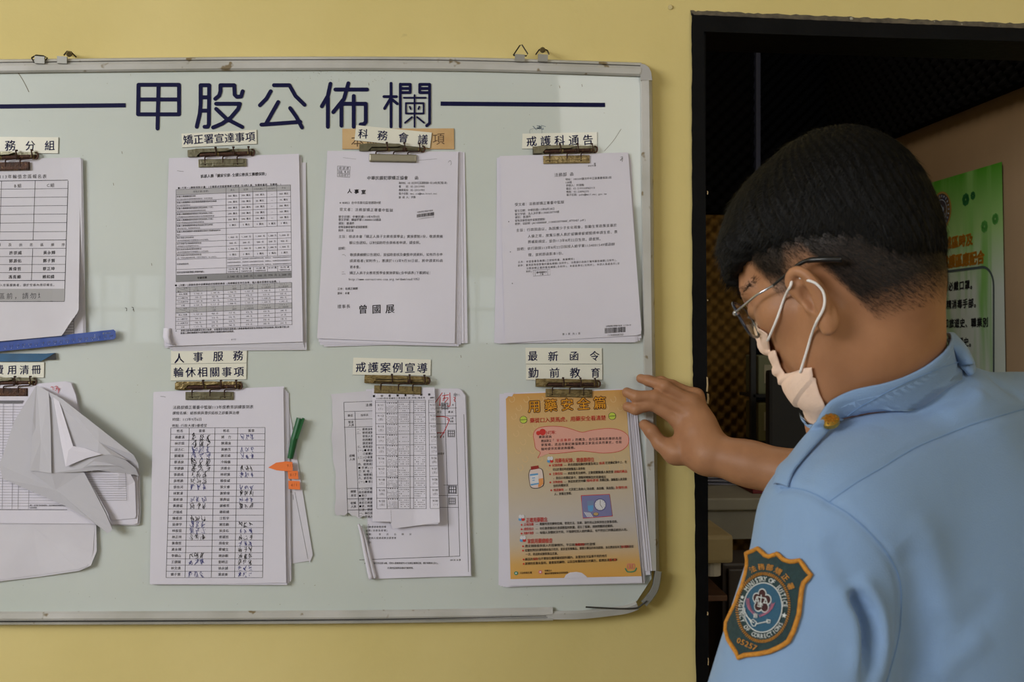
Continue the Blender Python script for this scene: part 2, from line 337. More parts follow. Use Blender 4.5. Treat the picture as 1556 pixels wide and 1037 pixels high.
f = [[j*(NX+1)+i, (j+1)*(NX+1)+i, (j+1)*(NX+1)+i+1, j*(NX+1)+i+1] for j in range(NY) for i in range(NX)]
po = mesh('printed_sheet', gs, f, m_np, pn); uvl = po.data.uv_layers.new(name='uv')
for pl in po.data.polygons:
    for li, vi in zip(pl.loop_indices, pl.vertices): uvl.data[li].uv = ((vi % (NX+1))/NX, 1-(vi//(NX+1))/NY)
# print on that wall is laid out along the wall: a = metres from the sheet's right edge, z = height
AR = RWp(1525, 500, .0048); ztp = P(1525, 246, rw(1525))[2]; sgn = (RWp(1400, 500, .0048)-AR); SL = sgn/np.linalg.norm(sgn)
def inkwall(ink, name, mats):
    uv = np.concatenate(ink.v); v = AR[None]+SL[None]*(-uv[:, 0])[:, None]; v[:, 2] = ztp-uv[:, 1]; return mesh(name, v, ink.f, mats, pn, False, ink.mi)
# x: negative = to the left of the right edge (metres)
k = Ink()
for (x1_, y, st, sz) in ((-.112, .158, '進入戒區時及', .030), (-.066, .203, '出戒護區應配合', .032)): k.text(x1_-len(st)*.030, y, st, sz, x1_, y, bold=.05, mi=0)
inkwall(k, 'heading_text', [mat('gold_print', (205, 140, 40), .5), ink_k])
k = Ink()
for (x1_, y, st) in ((-.10, .262, '一、服勤時必戴口罩。'), (-.085, .305, '二、以酒精消毒手部。'), (-.05, .35, '三、告知旅遊史、職業別'), (-.105, .395, '　　及接觸史。'), (-.07, .47, '四、遵守區域規定。'), (-.07, .52, '五、配合體溫量測。')): k.text(x1_-len(st)*.0235, y, st, .0225, x1_, y, bold=.03)
inkwall(k, 'printed_text', [ink_k])
k = Ink(); cor = [(-.50, .225), (-.075, .225)]+[(-.075+.045*math.sin(t), .27-.045*math.cos(t)) for t in np.linspace(0, math.pi/2, 8)]+[(-.03, .95)]
k.path(cor, .006); inkwall(k, 'rounded_frame_line', [mat('frame_line_slate', (70, 82, 84), .6)])
k = Ink()
def clover(x, y, r, mi):
    for a in range(4):
        t = a*math.pi/2+.5
        for sd in (-.35, .35): k.disc(x+r*.62*math.cos(t+sd), y+r*.62*math.sin(t+sd), r*.46, mi, 10)
clover(-.142, .063, .014, 0); clover(-.112, .058, .009, 0); clover(-.066, .134, .013, 1); clover(-.024, .122, .012, 1)
inkwall(k, 'clover_leaf_print', [mat('clover_dark', (36, 110, 56), .5), mat('clover_mid', (84, 158, 70), .5)])
k = Ink(); k.disc(-.25, .076, .047, 0, 28); k.disc(-.25, .076, .042, 1, 28); inkwall(k, 'round_emblem', [mat('emblem_gold', (160, 130, 70), .4), mat('emblem_navy', (52, 70, 112), .4)])
AR = AR+RWn*.0006; k = Ink(); ex, ey = -.25, .076
for i in range(22):
    t = 2*math.pi*i/22; k.line((ex+.033*math.cos(t), ey+.033*math.sin(t)), (ex+.039*math.cos(t), ey+.039*math.sin(t)), .0035, 0)
k.path([(ex+.027*math.cos(t), ey+.027*math.sin(t)) for t in np.linspace(0, 2*math.pi, 25)], .002, 0)
for a in range(5): k.disc(ex+.009*math.cos(a*1.2566-1.57), ey+.009*math.sin(a*1.2566-1.57), .006, 0, 10)
k.path([(ex-.018, ey+.008), (ex-.011, ey+.018), (ex, ey+.021), (ex+.011, ey+.018), (ex+.018, ey+.008)], .003, 0)
inkwall(k, 'round_emblem_marks', [mat('emblem_pale', (150, 165, 190), .4)])
# furniture glimpsed through the doorway
m_pale = mat('pale_grey_laminate', (150, 146, 132), .6, col2=(140, 136, 124), nscale=12); m_dk = mat('black_plastic', (24, 24, 26), .5); m_br = mat('brown_wood_board', (120, 84, 62), .6, col2=(90, 60, 44), nscale=14)
def xz(u, v, d): return P(u, v, d)
d1 = 2.35; p0, p1 = P(1040, 757, d1), P(1260, 823, d1)
t = thing('desk', 'pale grey desk with a deep front panel behind the doorway', 'desk', (p0[0]+.3, p0[1]+.25, 0))
b = MB(); b.box(p0[0]-.4, p1[0]+.25, p0[1]-.01, p0[1]+.30, p0[2]-.028, p0[2], bev=.004); b.build('desktop', m_pale, t)
b = MB(); b.box(p0[0]-.36, p1[0]+.2, p0[1]+.02, p0[1]+.04, p1[2], p0[2]-.028); b.build('front_panel', m_pale, t)
for xx in (p0[0]-.38, p1[0]+.2):
    b = MB(); b.box(xx, xx+.04, p0[1]+.03, p0[1]+.07, 0, p0[2]-.028, bev=.004); b.build('leg', m_dk, t)
    b = MB(); b.box(xx, xx+.04, p0[1]+.25, p0[1]+.29, 0, p0[2]-.028, bev=.004); b.build('leg', m_dk, t)
zd = p0[2]
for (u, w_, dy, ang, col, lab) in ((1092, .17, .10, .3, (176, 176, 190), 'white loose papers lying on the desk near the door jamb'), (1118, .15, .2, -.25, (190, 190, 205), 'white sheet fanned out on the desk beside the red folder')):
    c = P(u, 700, d1); b = MB(); ca, sa = math.cos(ang), math.sin(ang)
    for k_ in range(5):
        o_ = .006*k_; a_ = ang+.12*k_; ca, sa = math.cos(a_), math.sin(a_)
        q = [(-w_/2, 0), (w_/2, 0), (w_/2, .21), (-w_/2, .21)]; b.prism([(c[0]+(.05 if u > 1100 else -.09)+x*ca-y*sa, c[1]+dy+x*sa+y*ca, zd+.001+.009*k_+.03*(y > .1)) for x, y in q], (0, 0, .0012))
    tag(b.build('paper_pile', mat('desk_paper%d' % u, col, .8)), lab, 'papers')
c = P(1142, 750, d1); b = MB(); b.box(c[0]+.02, c[0]+.14, c[1]+.06, c[1]+.28, zd, zd+.022, bev=.003); tag(b.build('red_folder', mat('dark_red_card', (120, 34, 38), .6)), 'dark red folder lying on the desk behind the forearm', 'folder')
# lower shelf with a white roll, and a dark drawer unit
d2 = 2.1; s0, s1 = P(1030, 815, d2), P(1116, 858, d2)
t = thing('side_cabinet', 'low cream topped stand with a brown lower shelf behind the door jamb', 'stand', (s0[0]+.1, s0[1]+.1, 0))
b = MB(); b.box(s0[0]-.3, s1[0], s0[1], s0[1]+.2, s1[2], s0[2], bev=.008); b.build('top', mat('cream_laminate', (176, 158, 118), .6, col2=(160, 142, 104), nscale=9), t)
zs = P(1080, 908, d2)[2]; b = MB(); b.box(s0[0]-.3, s1[0]-.01, s0[1]+.01, s0[1]+.2, zs-.012, zs, bev=.002); b.build('shelf', m_br, t)
for xx in (s0[0]-.29, s1[0]-.03):
    b = MB(); b.box(xx, xx+.02, s0[1]+.17, s0[1]+.2, 0, s1[2]); b.build('leg', m_dk, t)
c = P(1093, 872, d2); b = MB(); b.tube([(c[0], c[1]+.06, s1[2]), (c[0], c[1]+.06, s1[2]-.035)], .018, 14); b.build('white_knob', mat('white_plastic', (205, 200, 190), .5), t)
d3 = 2.2; s0, s1 = P(1101, 845, d3), P(1200, 1100, d3)
t = thing('drawer_unit', 'dark brown drawer unit standing right of the cream topped stand', 'drawers', (s0[0]+.1, s0[1]+.2, 0))
b = MB(); b.box(s0[0], s1[0]+.1, s0[1]+.02, s0[1]+.16, 0, s0[2]-.02, bev=.006); b.build('carcass', mat('dark_brown_laminate', (58, 48, 44), .5), t)
for i in range(4):
    z = s0[2]-.03-.2*i; b = MB(); b.box(s0[0]+.01, s1[0]+.09, s0[1]+.005, s0[1]+.02, z-.18, z, bev=.004); o = b.build('drawer', MATS['dark_brown_laminate'], t)
    b = MB(); b.box(s0[0]+.08, s0[0]+.18, s0[1]-.006, s0[1]+.005, z-.07, z-.055, bev=.003); b.build('handle', mat('dull_steel', (110, 110, 112), .4, .9), o)
# box files on a stand behind the mask, and the black chair back
d4 = 2.75; g0 = P(1145, 560, d4)
t = thing('steel_shelf', 'dark steel shelf standing against the golden foam, holding grey green box files', 'shelf', (g0[0]+.1, g0[1], 0))
b = MB(); b.box(g0[0]-.008, g0[0]+.008, g0[1], g0[1]+.016, 0, P(1150, 500, d4)[2], bev=.002); b.build('upright', m_dk, t)
b = MB(); b.box(g0[0]+.20, g0[0]+.216, g0[1], g0[1]+.016, 0, P(1150, 500, d4)[2], bev=.002); b.build('upright', m_dk, t)
for v in (600, 672):
    z = P(1150, v, d4)[2]; b = MB(); b.box(g0[0], g0[0]+.21, g0[1], g0[1]+.14, z-.008, z); b.build('shelf_board', m_dk, t)
zz = P(1150, 600, d4)[2]
for i, (v, col, lab) in enumerate(((600, (120, 124, 96), 'grey green box file on the upper board of the steel shelf'), (672, (128, 124, 82), 'olive box file on the lower board of the steel shelf'))):
    z = P(1150, v, d4)[2]; b = MB(); b.box(g0[0]+.015, g0[0]+.085, g0[1]+.005, g0[1]+.13, z, z+.105, bev=.004)
    t = tag(b.build('box_file', mat('file_card%d' % i, col, .8)), lab, 'box file')
    b = MB(); b.box(g0[0]+.03, g0[0]+.07, g0[1]+.003, g0[1]+.0055, z+.03, z+.08); b.build('label_patch', mat('file_label', (170, 165, 140), .8), t)
cc = P(1232, 640, 2.42); t = thing('monitor', 'black monitor standing on the desk behind the face mask', 'monitor', (cc[0], cc[1], zd))
b = MB(); b.box(cc[0]-.10, cc[0]+.28, cc[1], cc[1]+.035, zd+.05, cc[2]+.12, bev=.008); b.build('housing', mat('black_monitor_plastic', (20, 20, 22), .6), t)
b = MB(); b.box(cc[0]+.07, cc[0]+.12, cc[1]-.012, cc[1]+.0, zd+.01, cc[2]+.0, bev=.003); b.build('stand_post', MATS['black_monitor_plastic'], t)
b = MB(); b.box(cc[0]+.0, cc[0]+.19, cc[1]-.06, cc[1]+.08, zd, zd+.012, bev=.004); b.build('foot', MATS['black_monitor_plastic'], t)
# ================================================================== whiteboard
m_board = mat('greenish_enamel_board', (206, 212, 210), .36, spec=.3, coat=.6, col2=(199, 206, 202), nscale=2.5, nlo=.4, nhi=.65, bump=.03, bscale=12, col3=(150, 150, 128), c3scale=170, c3lo=.745)
m_alu = mat('dull_aluminium_trim', (198, 196, 194), .45, 0.0, col2=(172, 170, 163), nscale=9, bump=.2, bscale=30, col3=(128, 112, 84), c3scale=50, c3lo=.66)
wb = thing('whiteboard', 'pale green enamel notice board in a dull aluminium frame on the yellow wall', 'notice board', W(430, 518, .01))
BH = .018                                            # board surface stands this far off the wall
tl, tr, br, bl = (-138, 108), (978, 112), (988, 925), (-138, 937)
def slab(name, pts, h0, h1, m, parent, smooth=False):
    b = MB(); n = len(pts); vs = [W(p[0], p[1], h1) for p in pts]+[W(p[0], p[1], h0) for p in pts]
    b.add(vs, [list(range(n))[::-1], [n+i for i in range(n)]]+[[i, (i+1) % n, (i+1) % n+n, i+n] for i in range(n)]); return b.build(name, m, parent, smooth)
slab('writing_panel', [tl, (300, 104), (700, 104), tr, (986, 500), (990, 880), (965, 918), (900, 928), (600, 933), bl], .004, BH, m_board, wb)
def rail(name, pts, prof, m, parent):
    """sweep a frame profile (list of (across px, height m)) along an image polyline; across is to the left of travel"""
    pts = crom(pts, 10); v = []; k = len(prof)
    for i, p in enumerate(pts):
        t = pts[min(i+1, len(pts)-1)]-pts[max(i-1, 0)]; t = t/np.linalg.norm(t); nn = np.array([t[1], -t[0]])
        for (a, h) in prof: v.append(W(*(p+nn*a), h))
    f = [[i*k+j, (i+1)*k+j, (i+1)*k+(j+1) % k, i*k+(j+1) % k] for i in range(len(pts)-1) for j in range(k)]+[list(range(k))[::-1], [(len(pts)-1)*k+j for j in range(k)]]
    return mesh(name, v, f, m, parent, False)
prof = [(0, .002), (0, BH+.004), (3.5, BH+.0075), (11, BH+.0085), (15, BH+.006), (15.8, BH+.003), (17, BH+.007), (20, BH+.005), (21, .002)]
rail('frame_top', [(-150, 112), (0, 111), (400, 107), (700, 108), (974, 116)], [(a, h) for a, h in prof], m_alu, wb)
rail('frame_bottom', [(-150, 930), (300, 929), (600, 927), (840, 923)], [(-a, h) for a, h in prof][::-1], m_alu, wb)
pr2 = [(0, .002), (0, BH+.003), (2, BH+.006), (13, BH+.007), (16, BH+.003), (18, .002)]
rail('frame_right', [(973, 116), (974, 200), (977, 500), (983, 800), (984, 868)], [(a, h) for a, h in pr2], m_alu, wb)
rail('frame_left', [(-148, 100), (-148, 500), (-148, 940)], [(-a, h) for a, h in pr2][::-1], m_alu, wb)
slab('corner_piece', [(973, 96.5), (980, 98), (986, 102.5), (989.5, 110), (991, 122), (973, 122)], .004, BH+.0072, mat('grey_plastic_corner', (176, 174, 174), .5), wb)
# the lower right end of the trim has come loose and bulges
rail('loose_trim', [(832, 934), (880, 933.5), (925, 929), (952, 925), (968, 919)], [(-7, BH), (-8, BH+.006), (1, BH+.008), (5, BH+.003), (7, .003)], m_alu, wb)
rail('loose_trim', [(976, 916), (985, 906), (993, 892), (997, 868)], [(-9, BH), (-8, BH+.007), (1, BH+.010), (3, .004)], mat('bent_trim_grey', (168, 170, 172), .35, .2), wb)
b = MB(); pts = crom([(890, 923), (920, 924.5), (945, 925.5), (967, 924.5), (976, 919), (983, 913.5)], 8); b.tube([W(p[0], p[1], BH+.009) for p in pts], .0013, 6); b.build('trim_lip', mat('dark_gap_rubber', (52, 50, 46), .6), wb)
b = MB(); b.tube([W(p[0], p[1], BH+.0065) for p in crom([(-150, 945), (300, 943.5), (600, 941), (830, 936)], 6)], .0009, 5); b.build('trim_groove', MATS['dark_gap_rubber'], wb)
# hangers
m_wire = mat('dark_wire', (72, 66, 58), .4, .8)
def hanger(u, v, ring, tilt=0):
    b = MB(); cx = u; b.box(0, 0, 0, 0, 0, 0) if 0 else None
    q = [(u-7.5, v-3), (u+7.5, v-2), (u+7.5, v+8.5), (u-7.5, v+8)]; 
    b.prism([W(p[0], p[1], BH+.011) for p in q], (0, .0035, 0)); o = b.build('hanger_plate', mat('grey_clip_metal', (150, 148, 142), .45, .6), wb)
    b = MB(); pp = [W(a, c, BH+.006) for a, c in ring]; b.tube(pp, .0011, 6); b.build('wire_ring', m_wire, o)
hanger(790, 85, [(780, 84), (790, 69), (793, 68), (802, 82), (800, 85), (780, 84)]); hanger(825, 85, [(814, 83), (819, 76), (824, 73), (832, 77), (834, 83)])
hanger(60, 88, [(48, 88), (55, 84), (66, 85), (72, 88), (66, 96), (52, 95), (48, 88)]); hanger(94, 88, [(97, 84), (102, 78), (108, 79), (116, 87)])
for (u, v, lab) in ((824.5, 76, 'small nail head through the right wire ring above the board'), (105, 82, 'small brass nail through the left wire ring above the board')):
    b = MB(); b.tube([W(u, v, 0), W(u, v, BH+.012)], .0018, 8); b.tube([W(u, v, BH+.010), W(u, v, BH+.0135)], [.0045, .003], 12); tag(b.build('nail', mat('dull_nail', (110, 98, 70), .35, .8)), lab, 'nail')
# title characters: round-ended strokes
def z1(p): return (190+p[0]/3.051, 60+p[1]/3.051)
TITLE = [
 [[(62, 210), (250, 210), (250, 347), (60, 347), (62, 210), (100, 210)], [(155, 210), (150, 413)], [(62, 278), (250, 278)]],
 [[(332, 405), (346, 345), (350, 300), (350, 212), (390, 212), (388, 395), (382, 405), (368, 405)], [(350, 268), (390, 268)], [(348, 330), (388, 330)], [(418, 275), (436, 260), (442, 240), (442, 212), (506, 212), (508, 256), (518, 266), (538, 264), (545, 240)], [(422, 298), (532, 298), (524, 322), (490, 362), (450, 390), (408, 408)], [(422, 322), (470, 368), (543, 406)]],
 [[(675, 240), (655, 275), (625, 305)], [(690, 212), (762, 212), (790, 262), (832, 303)], [(710, 290), (655, 388)], [(632, 395), (812, 382)], [(765, 318), (795, 360), (820, 408)]],
 [[(952, 205), (940, 262), (912, 310)], [(940, 270), (940, 405)], [(975, 232), (1122, 232)], [(1035, 203), (1015, 275), (965, 337)], [(1003, 300), (1003, 400)], [(1003, 298), (1116, 298), (1116, 382), (1108, 392), (1092, 394)], [(1060, 262), (1060, 405)]],
 [[(1200, 265), (1258, 265)], [(1233, 203), (1233, 405)], [(1230, 275), (1203, 320)], [(1240, 280), (1262, 298)], [(1276, 207), (1276, 405)], [(1276, 208), (1322, 208), (1322, 246), (1276, 246)], [(1276, 227), (1322, 227)], [(1412, 208), (1366, 208), (1366, 246), (1412, 246)], [(1366, 227), (1412, 227)], [(1412, 208), (1412, 388), (1398, 400)], [(1292, 270), (1394, 270)], [(1342, 258), (1342, 405)], [(1302, 295), (1384, 295), (1384, 343), (1302, 343), (1302, 295)], [(1320, 312), (1324, 322)], [(1364, 312), (1360, 322)], [(1330, 360), (1298, 386)], [(1354, 360), (1386, 386)]]]
m_vinyl = mat('navy_vinyl', (13, 14, 62), .6, spec=.15)
for ci, ch in enumerate(TITLE):
    w = 9.0 if ci < 4 else 6.6; b = MB(); w_ = w/3.051
    for si, st in enumerate(ch):
        pts = [np.array(z1(p)) for p in st]; hh = BH+.0009+.00007*si
        ww = w_*(.62 if (ci == 4 and si >= 10) else 1)
        for i in range(len(pts)-1):
            a, c = pts[i], pts[i+1]; t = (c-a)/np.linalg.norm(c-a); an = math.atan2(t[1], t[0])
            ring = [a+ww*np.array([math.cos(an+math.pi/2+q*math.pi/6), math.sin(an+math.pi/2+q*math.pi/6)]) for q in range(7)]+[c+ww*np.array([math.cos(an-math.pi/2+q*math.pi/6), math.sin(an-math.pi/2+q*math.pi/6)]) for q in range(7)]
            b.prism([W(p[0], p[1], hh+i*.00001) for p in ring][::-1], (0, .0006, 0))
    b.build('title_character', m_vinyl, wb)
for q in (((-70, 162.5), (191, 160)), ((669.5, 157.5), (919.5, 159.5))):
    (a, c) = q; slab('title_line', [(a[0], a[1]-3.2), (c[0], c[1]-3.2), (c[0], c[1]+3.2), (a[0], a[1]+3.2)], BH, BH+.0008, m_vinyl, wb)
b = MB(); b.tube([W(1018.5, 11, 0), W(1018.5, 11, .003)], [.0042, .0032], 12); tag(b.build('wall_plug', mat('painted_plug', (206, 190, 140), .7)), 'small painted over wall plug high on the wall left of the doorway', 'wall plug')
b = MB(); b.box(XR-.005, XR+.03, WALL-.005, WALL, 0, ZT); b.box(XR-.005, XR, WALL, WALL+.1, 0, ZT); struct(b, 'trim_8', m_black)
k = Ink()                                            # scratches and old marker smears on the enamel
k.path(crom([(26, 108), (36, 124), (44, 140)]), 1.0, 0); k.path(crom([(918, 230), (932, 214), (944, 196)]), .5, 0)
for (u, v) in ((185, 230), (203, 470), (230, 400), (172, 278), (560, 126), (700, 540), (884, 128), (850, 130)): k.path([(u, v), (u+.8, v+4)], .7, 0)
for (u, v) in ((190, 468), (200, 467)): k.path(crom([(u, v), (u+2.5, v+1), (u+2.2, v+5)]), .8, 1)
for i in range(60): 
    u, v = random.uniform(420, 620), random.uniform(104, 124); k.disc(u, v, random.uniform(.2, .55), 0, 5)
for i in range(70):
    u, v = random.uniform(-20, 960), random.choice([random.uniform(110, 230), random.uniform(540, 600), random.uniform(880, 925)]); k.disc(u, v, random.uniform(.2, .5), 0, 5)
for i in range(14): k.path([(806+random.uniform(0, 22), 192+random.uniform(-2, 3)), (812+random.uniform(0, 18), 195+random.uniform(-3, 3))], .7, 2)
k.path(crom([(806, 206), (806, 197), (822, 196), (823, 206)]), .4, 2)
k.build('scratches_and_marks', [mat('scratch_brown', (120, 112, 92), .7), mat('scratch_dark', (40, 36, 34), .7), mat('marker_smear', (92, 110, 130), .8)], wb, BH)
# ================================================================== magnetic labels
m_lab = mat('white_magnet_strip', (232, 230, 218), .3, coat=.3); m_labold = mat('browned_card_strip', (198, 158, 106), .6, col2=(216, 186, 140), nscale=18); m_labe = mat('dark_magnet_edge', (50, 50, 56), .7)
def strip(label, pts, text=None, size=16, inkm=None, tc=None, h=.0012, m=None, group='lettered magnetic strips', bold=.028, base=0.0006, cat='label strip'):
    """pts: TL TR BR BL; text spans between two centre-line points"""
    c = W((pts[0][0]+pts[2][0])/2, (pts[0][1]+pts[2][1])/2, BH)
    t = thing('magnetic_label', label, cat, c, group)
    slab('backing', pts, BH+base-.0004, BH+base+.0004, m_labe, t); slab('face', [(p[0]-.3*(1 if p[0] > c[0] else 1), p[1]-.3) for p in pts], BH+base+.0004, BH+base+h, m or m_lab, t)
    if text:
        k = Ink()
        for (st, u0, v0, u1, v1, sz) in text: k.text(u0, v0, st, sz, u1, v1, bold=bold)
        k.build('lettering', inkm or ink_n, t, BH+base+h)
    return t
strip('white strip reading 務分組 at the upper left corner of the board', [(-32, 208), (89, 209), (88.5, 233.5), (-32, 233)], [('務', 7, 221.5, 24, 221.5, 17), ('分', 38, 221.5, 54, 221.5, 15.5), ('組', 67, 221.5, 84, 221.5, 16)])
strip('white strip reading 矯正署宣達事項 below the title', [(276, 203.5), (390, 197.5), (390.5, 219), (277, 224.5)], [('矯正署宣達事項', 278, 213, 388, 208, 15.5)], bold=.029)
strip('browned old card strip half hidden behind the 科務會議 strip', [(520.5, 196), (690, 195.5), (690.5, 227), (520.5, 227)], [('本', 533, 214, 553, 214, 20), ('股', 556, 214, 576, 214, 20), ('項', 657, 211.5, 676, 211.5, 19)], inkm=mat('faded_brown_ink', (104, 78, 52), .7), m=m_labold, bold=0, group=None)
strip('tilted white strip reading 科務會議 over the browned card', [(541.5, 190.5), (656.5, 201.8), (653.5, 225.5), (539, 213.5)], [('科', 543.5, 203, 560, 204.5, 15.5), ('務', 572.5, 205.5, 590, 207, 16), ('會', 605, 208.5, 621, 210, 16), ('議', 634, 211.5, 651, 213, 16)], base=.0026, bold=.029)
strip('white strip reading 戒護科通告 near the right of the board', [(794, 203.5), (907.5, 201.2), (907.5, 224), (793.5, 226.5)], [('戒護科通告', 797, 215.5, 904, 212.5, 16.5)], bold=.029)
strip('white strip reading 人事服務, tucked under the insurance tables', [(260, 533.5), (375.5, 533.5), (375, 552), (260, 553.5)], [('人', 264.5, 545, 280, 545, 16), ('事', 293, 543, 309, 543, 16), ('服', 323, 542, 340, 542, 16), ('務', 353.5, 541, 370, 541, 16)])
strip('white strip reading 輪休相關事項 above the sign-in roster', [(260, 554), (375, 552.5), (374.5, 577), (259.5, 579)], [('輪休相關事項', 262, 566.5, 372, 565.5, 16)])
strip('white strip reading 戒護案例宣導 in the middle of the lower row', [(537, 544), (655, 547), (654.5, 571.5), (536, 570)], [('戒護案例宣導', 539, 558.5, 651, 560, 16.5)], bold=.029)
strip('white strip reading 最新函令 above the 勤前教育 strip', [(798.5, 529), (915, 529.5), (915, 553.5), (799, 553.5)], [('最', 802, 541.5, 817, 541.5, 16), ('新', 832, 542, 849, 542, 16), ('函', 864.5, 541.5, 880, 541.5, 15), ('令', 896, 541.5, 911, 541.5, 16)])
strip('white strip reading 勤前教育 above the orange medicine poster', [(799.5, 554.2), (915.5, 554.5), (915.5, 578), (799.5, 578)], [('勤', 802, 567, 819, 567, 16.5), ('前', 834, 567, 851, 567, 16), ('教', 865.5, 567, 882, 567, 16.5), ('育', 897.5, 567, 912, 567, 16)])
strip('white strip reading 費用清冊 under the blue magnetic bar', [(-50, 551), (67.5, 551), (67, 574.5), (-50, 574)], [('費', -10, 562.5, 6, 562.5, 16), ('用', 11, 562.5, 26, 562.5, 15), ('清', 29, 562.5, 45, 562.5, 15), ('冊', 47, 562, 63, 562, 15)])
t = thing('magnetic_bar', 'dark teal blue magnetic bar with a black chipped end above the 費用清冊 strip', 'magnet bar', W(20, 543, BH))
slab('bar', [(-80, 537.5), (70, 537.5), (84, 536.5), (70, 545), (62, 549.5), (-80, 550)], BH+.0002, BH+.005, mat('teal_blue_plastic', (36, 84, 122), .3, col2=(40, 96, 140), nscale=40), t)
slab('chipped_end', [(84.5, 536.5), (85.5, 546.5), (68, 547), (62, 549), (75, 541)], BH+.0002, BH+.0042, mat('black_chip', (34, 34, 36), .6), t)
# ruler
t = thing('ruler', 'blue plastic ruler with white numbers stuck across the lower left papers', 'ruler', W(80, 518, BH))
RA = math.atan2(503.5-534, 175+0); HR = BH+.011
slab('ruler_strip', [(-60, 523), (60, 513.5), (172.5, 501), (175.5, 503.5), (176, 513), (173, 516), (60, 528.5), (-60, 540)], HR-.002, HR, mat('blue_plastic', (38, 72, 158), .3, coat=.3), t)
k = Ink()
for i in range(10, 30):
    u = 7.5+(i-12)*9.48; v = 527.4-(i-12)*.965; k.text(u-3.2, v, str(i), 3.6, u+3.2, v-.6, bold=.01, kai=False); k.line((u+.2, v+2.3), (u+.2, v+3.6), .5); 
k.text(155, 507.2, '▦ARO', 3.4, 168, 506, bold=.02, kai=False); k.line((144, 508), (144, 514), .4)
k.build('numbers', mat('ruler_white_print', (205, 210, 225), .5), t, HR)
# ================================================================== bulldog clips (local mm, wall-plane: x right, z up, -y to the viewer)
m_gm = mat('dull_green_grey_metal', (122, 118, 98), .38, .75, col2=(100, 94, 76), nscale=60, bump=.3, bscale=160); m_rust = mat('rusty_brown_metal', (84, 54, 40), .6, .4, col2=(48, 32, 28), nscale=120, bump=.5, bscale=300, col3=(140, 104, 66), c3scale=260, c3lo=.62)
m_brs = mat('tarnished_brass_metal', (156, 138, 98), .32, .85, col2=(104, 88, 58), nscale=80, bump=.5, bscale=240); m_wirer = mat('rusted_wire', (62, 40, 34), .55, .5)
def clip(label, u, v, ang, h, mb_, mt, mj, style=0, ink=.0):
    """(u,v) image position of the lower jaw's centre; h = distance of jaw from the board"""
    t = thing('bulldog_clip', label, 'clip', W(u, v, BH), 'spring clips holding the papers'); t.rotation_euler = (0, -ang, 0)
    s = .001*1.03
    def add(b, name, m, par=t, smooth=False):
        b.v = [(x*s, y*s-h, (z if z < 6.01 else 6+(z-6)*.88)*s) for x, y, z in b.v]; o = b.build(name, m, par, smooth); o['_local'] = 1; return o
    hm = h/s
    b = MB(); b.add([(-50, hm-1, 9), (45, hm-1, 9), (45, hm-1, 23), (-50, hm-1, 23), (-50, hm-2.4, 9), (45, hm-2.4, 9), (45, hm-2.4, 23), (-50, hm-2.4, 23)], [(0, 1, 2, 3), (7, 6, 5, 4), (0, 4, 5, 1), (2, 6, 7, 3), (0, 3, 7, 4), (1, 5, 6, 2)]); add(b, 'base_plate', mb_)
    b = MB()                                         # folded lever: a square end at the left and a flange that narrows to the right
    b.prism([(-49.5, -1.6, 10.5), (-37, -1.6, 10.5), (-31, -1.6, 17), (6, -1.6, 18.2), (14, -1.6, 21), (9, -1.6, 23.3), (-38, -1.6, 22.8), (-49.5, -1.6, 21)], (0, -1.2, 0)); b.box(-49.5, -36, -2.2, 3.5, 10, 11); b.box(-38, 10, -2.2, 3.5, 22.4, 23.4)
    add(b, 'lever', mb_)
    b = MB(); b.tube([(-33, 1.8, 13.6), (43, 1.8, 15.0)], 3.2, 14); add(b, 'spring_tube', mt, smooth=False)
    for (x0, x1, m) in ((-10, -4.5, m_brs), (14, 21, m_rust), (18, 19.5, m_brs), (37, 42, m_brs)):
        b = MB(); b.tube([(x0, 1.8, 14.2), (x1, 1.8, 14.3)], 3.8, 14); add(b, 'collar_ring', m)
    b = MB(); b.tube(crom([(43, 2, 21), (46, 1, 20), (47, 0, 16), (45.5, 0, 11.5), (42, 1, 11)], 4), 1.3, 6); add(b, 'end_hook', m_rust)
    for (a, c) in ((-9, -25), (17, 1), (39, 22)):
        b = MB(); b.tube(crom([(a-.5, 1, 25.5), (a, -3.6, 24), (a+1, -3.9, 17), (a, -3.2, 11), ((a+c)/2, -2.5, 10), (c+1, -2.2, 9), (c, -1.6, 5), (c, -1.2, 0), (c, .2, -4.6)], 4), 1.0, 6); add(b, 'wire', m_wirer)
        b = MB(); b.tube([(a-1.8, -.5, 25), (a+1.4, -.5, 25)], 1.5, 6); add(b, 'wire_end', m_wirer)
    b = MB(); b.box(-35, 35, -.6, .8, -6, 6, bev=.5)
    if style == 0:
        b.box(-31.5, 31.5, -2.0, -.4, -1.5, 4.6, bev=.6); b.box(-14, 16, -2.0, -.4, -4.6, -1, bev=.5); 
        for x in (-24, 24): b.box(x-7, x+7, -1.4, -.4, -4.9, -3.2, bev=.4)
    elif style == 1: b.box(-34.5, 34.5, -3.2, -.4, -5.6, 5.4, bev=1.8)
    else: b.box(-34, 34, -1.8, -.4, -5, 5.2, bev=.7); 
    add(b, 'jaw', mj)
    return t
clip('rusty brown clip under the 務分組 strip', 11, 254, .03, .0065, m_gm, m_rust, m_rust, 2)
clip('clip with dark rust and a grey green jaw under the 矯正署宣達事項 strip', 339.5, 248.8, .03, .0065, m_gm, m_rust, m_gm, 0)
clip('clean grey metal clip with a smooth jaw under the 科務會議 strip', 597.5, 241.8, -.01, .0075, m_gm, m_gm, mat('clean_grey_metal', (150, 144, 128), .4, .5), 1)
clip('dark bronze clip under the 戒護科通告 strip', 860, 243.6, .025, .0065, m_gm, m_rust, m_brs, 0)
clip('rusty clip under the 費用清冊 strip', 8, 596, .0, .0065, m_gm, m_rust, m_rust, 2)
